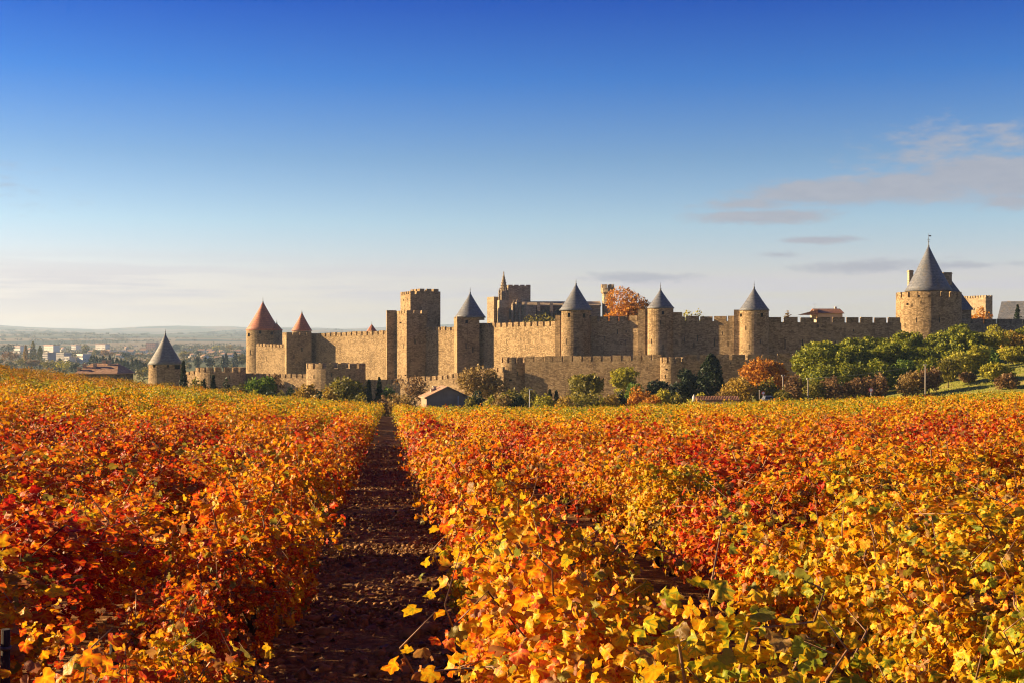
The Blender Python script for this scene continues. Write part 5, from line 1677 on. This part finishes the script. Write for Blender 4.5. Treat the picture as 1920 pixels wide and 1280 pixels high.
def vine_mass(rest):
    """the vines behind, too many and too small to tell apart"""
    src = bpy.data.collections.new('vine_sources')
    for k, (fol, cm, tr, own) in enumerate(MID + FAR):
        me = fol
        o = bpy.data.objects.new('vine_source_%02d' % k, me)
        src.objects.link(o)
    n = len(rest)
    V = np.array([(x, y, z) for (y, x, row, z) in rest], np.float32)
    me = bpy.data.meshes.new('vineyard')
    me.vertices.add(n); me.vertices.foreach_set('co', V.ravel())
    rr = np.random.default_rng(77)
    va = np.where(V[:, 1] < 62, rr.integers(0, 7, n), 7 + rr.integers(0, 6, n)).astype(np.int32)
    a = me.attributes.new('variant', 'INT', 'POINT'); a.data.foreach_set('value', va)
    rot = np.zeros((n, 3), np.float32); rot[:, 2] = ROW_RZ + np.pi * rr.integers(0, 2, n) + rr.normal(size=n) * .1
    a = me.attributes.new('turn', 'FLOAT_VECTOR', 'POINT'); a.data.foreach_set('vector', rot.ravel())
    sc = rr.choice([.74, .9, 1.0, 1.08, 1.14], (n, 1)) * np.ones((1, 3)); sc[:, 2] *= rr.uniform(.74, 1.02, n)
    rows = np.array([row for (y, x, row, z) in rest]); sc[:, 0] *= np.where((rows == 0) | (rows == -1) | (rows == 1), 1.06, 1.24)
    a = me.attributes.new('size', 'FLOAT_VECTOR', 'POINT'); a.data.foreach_set('vector', sc.astype(np.float32).ravel())
    me.materials.append(MATS['vine_leaf'])
    o = new_obj('vineyard', me)
    tag(o, 'mass of autumn vines filling the field behind the near rows', 'vineyard', kind='stuff')
    ng = bpy.data.node_groups.new('vine_scatter', 'GeometryNodeTree')
    ng.interface.new_socket('Geometry', in_out='INPUT', socket_type='NodeSocketGeometry')
    ng.interface.new_socket('Geometry', in_out='OUTPUT', socket_type='NodeSocketGeometry')
    N = ng.nodes
    gi, go = N.new('NodeGroupInput'), N.new('NodeGroupOutput')
    ci = N.new('GeometryNodeCollectionInfo'); ci.inputs['Collection'].default_value = src
    ci.inputs['Separate Children'].default_value = True; ci.inputs['Reset Children'].default_value = True
    ip = N.new('GeometryNodeInstanceOnPoints'); ip.inputs['Pick Instance'].default_value = True
    for nm, ty, so in (('variant', 'INT', 'Instance Index'), ('turn', 'FLOAT_VECTOR', 'Rotation'), ('size', 'FLOAT_VECTOR', 'Scale')):
        at = N.new('GeometryNodeInputNamedAttribute'); at.data_type = ty; at.inputs['Name'].default_value = nm
        ng.links.new(at.outputs[0], ip.inputs[so])
    ng.links.new(gi.outputs[0], ip.inputs['Points']); ng.links.new(ci.outputs[0], ip.inputs['Instance'])
    ng.links.new(ip.outputs[0], go.inputs[0])
    md = o.modifiers.new('scatter', 'NODES'); md.node_group = ng
    return n


N_FAR = vine_mass(rest)

# stakes among the near vines
for (px, D, h, lb) in ((210, 7.4, 1.05, 'dark wooden stake among the vines at the lower left'), (6, 7.6, 1.05, 'dark wooden stake cut by the left edge among the vines')):
    x = X(px, D); g = ground(x, D)
    t = thing('vine_stake', lb, 'stake', Vector((x, D, g)))
    mb = MB(); mb.tube([(x, D, g - .1), (x + .01, D, g + h * .5), (x + .015, D, g + h)], [.032, .030, .028], 8); mb.build('post', MATS['vine_bark'], t)
    mb = MB(); mb.lathe((x + .015, D), [(.034, g + h - .12), (.034, g + h - .10)], 8); mb.build('tie_wire', MATS['wire'], t)


# clods and fallen leaves along the rows
def clods():
    rng = np.random.default_rng(31)
    t = (1 + 5 ** .5) / 2
    iv = np.array([(-1, t, 0), (1, t, 0), (-1, -t, 0), (1, -t, 0), (0, -1, t), (0, 1, t), (0, -1, -t), (0, 1, -t), (t, 0, -1), (t, 0, 1), (-t, 0, -1), (-t, 0, 1)]) / 1.9
    fc = np.array([(0, 11, 5), (0, 5, 1), (0, 1, 7), (0, 7, 10), (0, 10, 11), (1, 5, 9), (5, 11, 4), (11, 10, 2), (10, 7, 6), (7, 1, 8), (3, 9, 4), (3, 4, 2), (3, 2, 6), (3, 6, 8), (3, 8, 9), (4, 9, 5), (2, 4, 11), (6, 2, 10), (8, 6, 7), (9, 8, 1)])
    n = 30000
    y = 5.5 + 54 * rng.random(n) ** 2.0
    x = ROW_X0 + ROW_DX * y + rng.uniform(-1.25, 1.25, n)
    x[22000:] = ROW_X0 + ROW_DX * y[22000:] + rng.uniform(-4.4, 4.4, 8000)
    s = rng.gamma(1.6, .012, n) + .007
    z = ground_np(x, y) + s * .15
    d = rng.uniform(.6, 1.25, (n, 12, 1)) * iv[None]
    st = rng.uniform(.6, 1.3, (n, 1, 3)); st[:, :, 2] *= .7
    V = d * st * s[:, None, None] + np.stack([x, y, z], 1)[:, None]
    F_ = (fc[None] + (np.arange(n) * 12)[:, None, None]).reshape(-1, 3)
    o = new_obj('soil_clods', np_mesh('soil_clods', V.reshape(-1, 3), F_, MATS['clod']))
    tag(o, 'crumbly dark clods of tilled soil along the path', 'soil', kind='stuff')
    n = 2600
    y = 6 + 47 * rng.random(n) ** 1.7
    e = rng.choice([-1, 1], n)
    x = ROW_X0 + ROW_DX * y + e * (1.15 - np.abs(rng.normal(size=n)) * .5)
    C = np.stack([x, y, ground_np(x, y) + rng.uniform(.02, .06, n)], 1)
    N = np.array([0, 0, 1.0]) + rng.normal(size=(n, 3)) * .35
    V, Fc, E = leaf_cloud(C, N, rng.uniform(.03, .07, n), 'mid', rng)
    o = new_obj('fallen_leaves', np_mesh('fallen_leaves', V, Fc, MATS['dead_leaf'], False))
    tag(o, 'dry fallen vine leaves scattered on the dirt path', 'leaves', kind='stuff')


leafmat('dead_leaf', [(0.1, (0.07, 0.03, 0.015)), (0.5, (0.20, 0.09, 0.035)), (0.8, (0.34, 0.17, 0.05)), (0.97, (0.45, 0.10, 0.02))], .15, .1)
clods()

# ------------------------------------------------------------------ the hazy air
def haze():
    m = bpy.data.materials.new('haze')
    m.use_nodes = True
    T = NT(m.node_tree)
    out = T.add('ShaderNodeOutputMaterial')
    v = T.add('ShaderNodeVolumePrincipled', ins={'Color': (0.56, 0.76, 1.0, 1), 'Density': 7.5e-5, 'Anisotropy': 0.15})
    T.t.links.new(v.outputs[0], out.inputs['Volume'])
    mb = MB(); mb.box((0, 5000, -50), 19000, 13400, 210)
    o = mb.build('haze', m)
    tag(o, 'thin bluish haze in the air over the valley', 'haze', kind='stuff')


haze()
print('vines', len(near), N_FAR, 'leaf objects', tot_leaf)
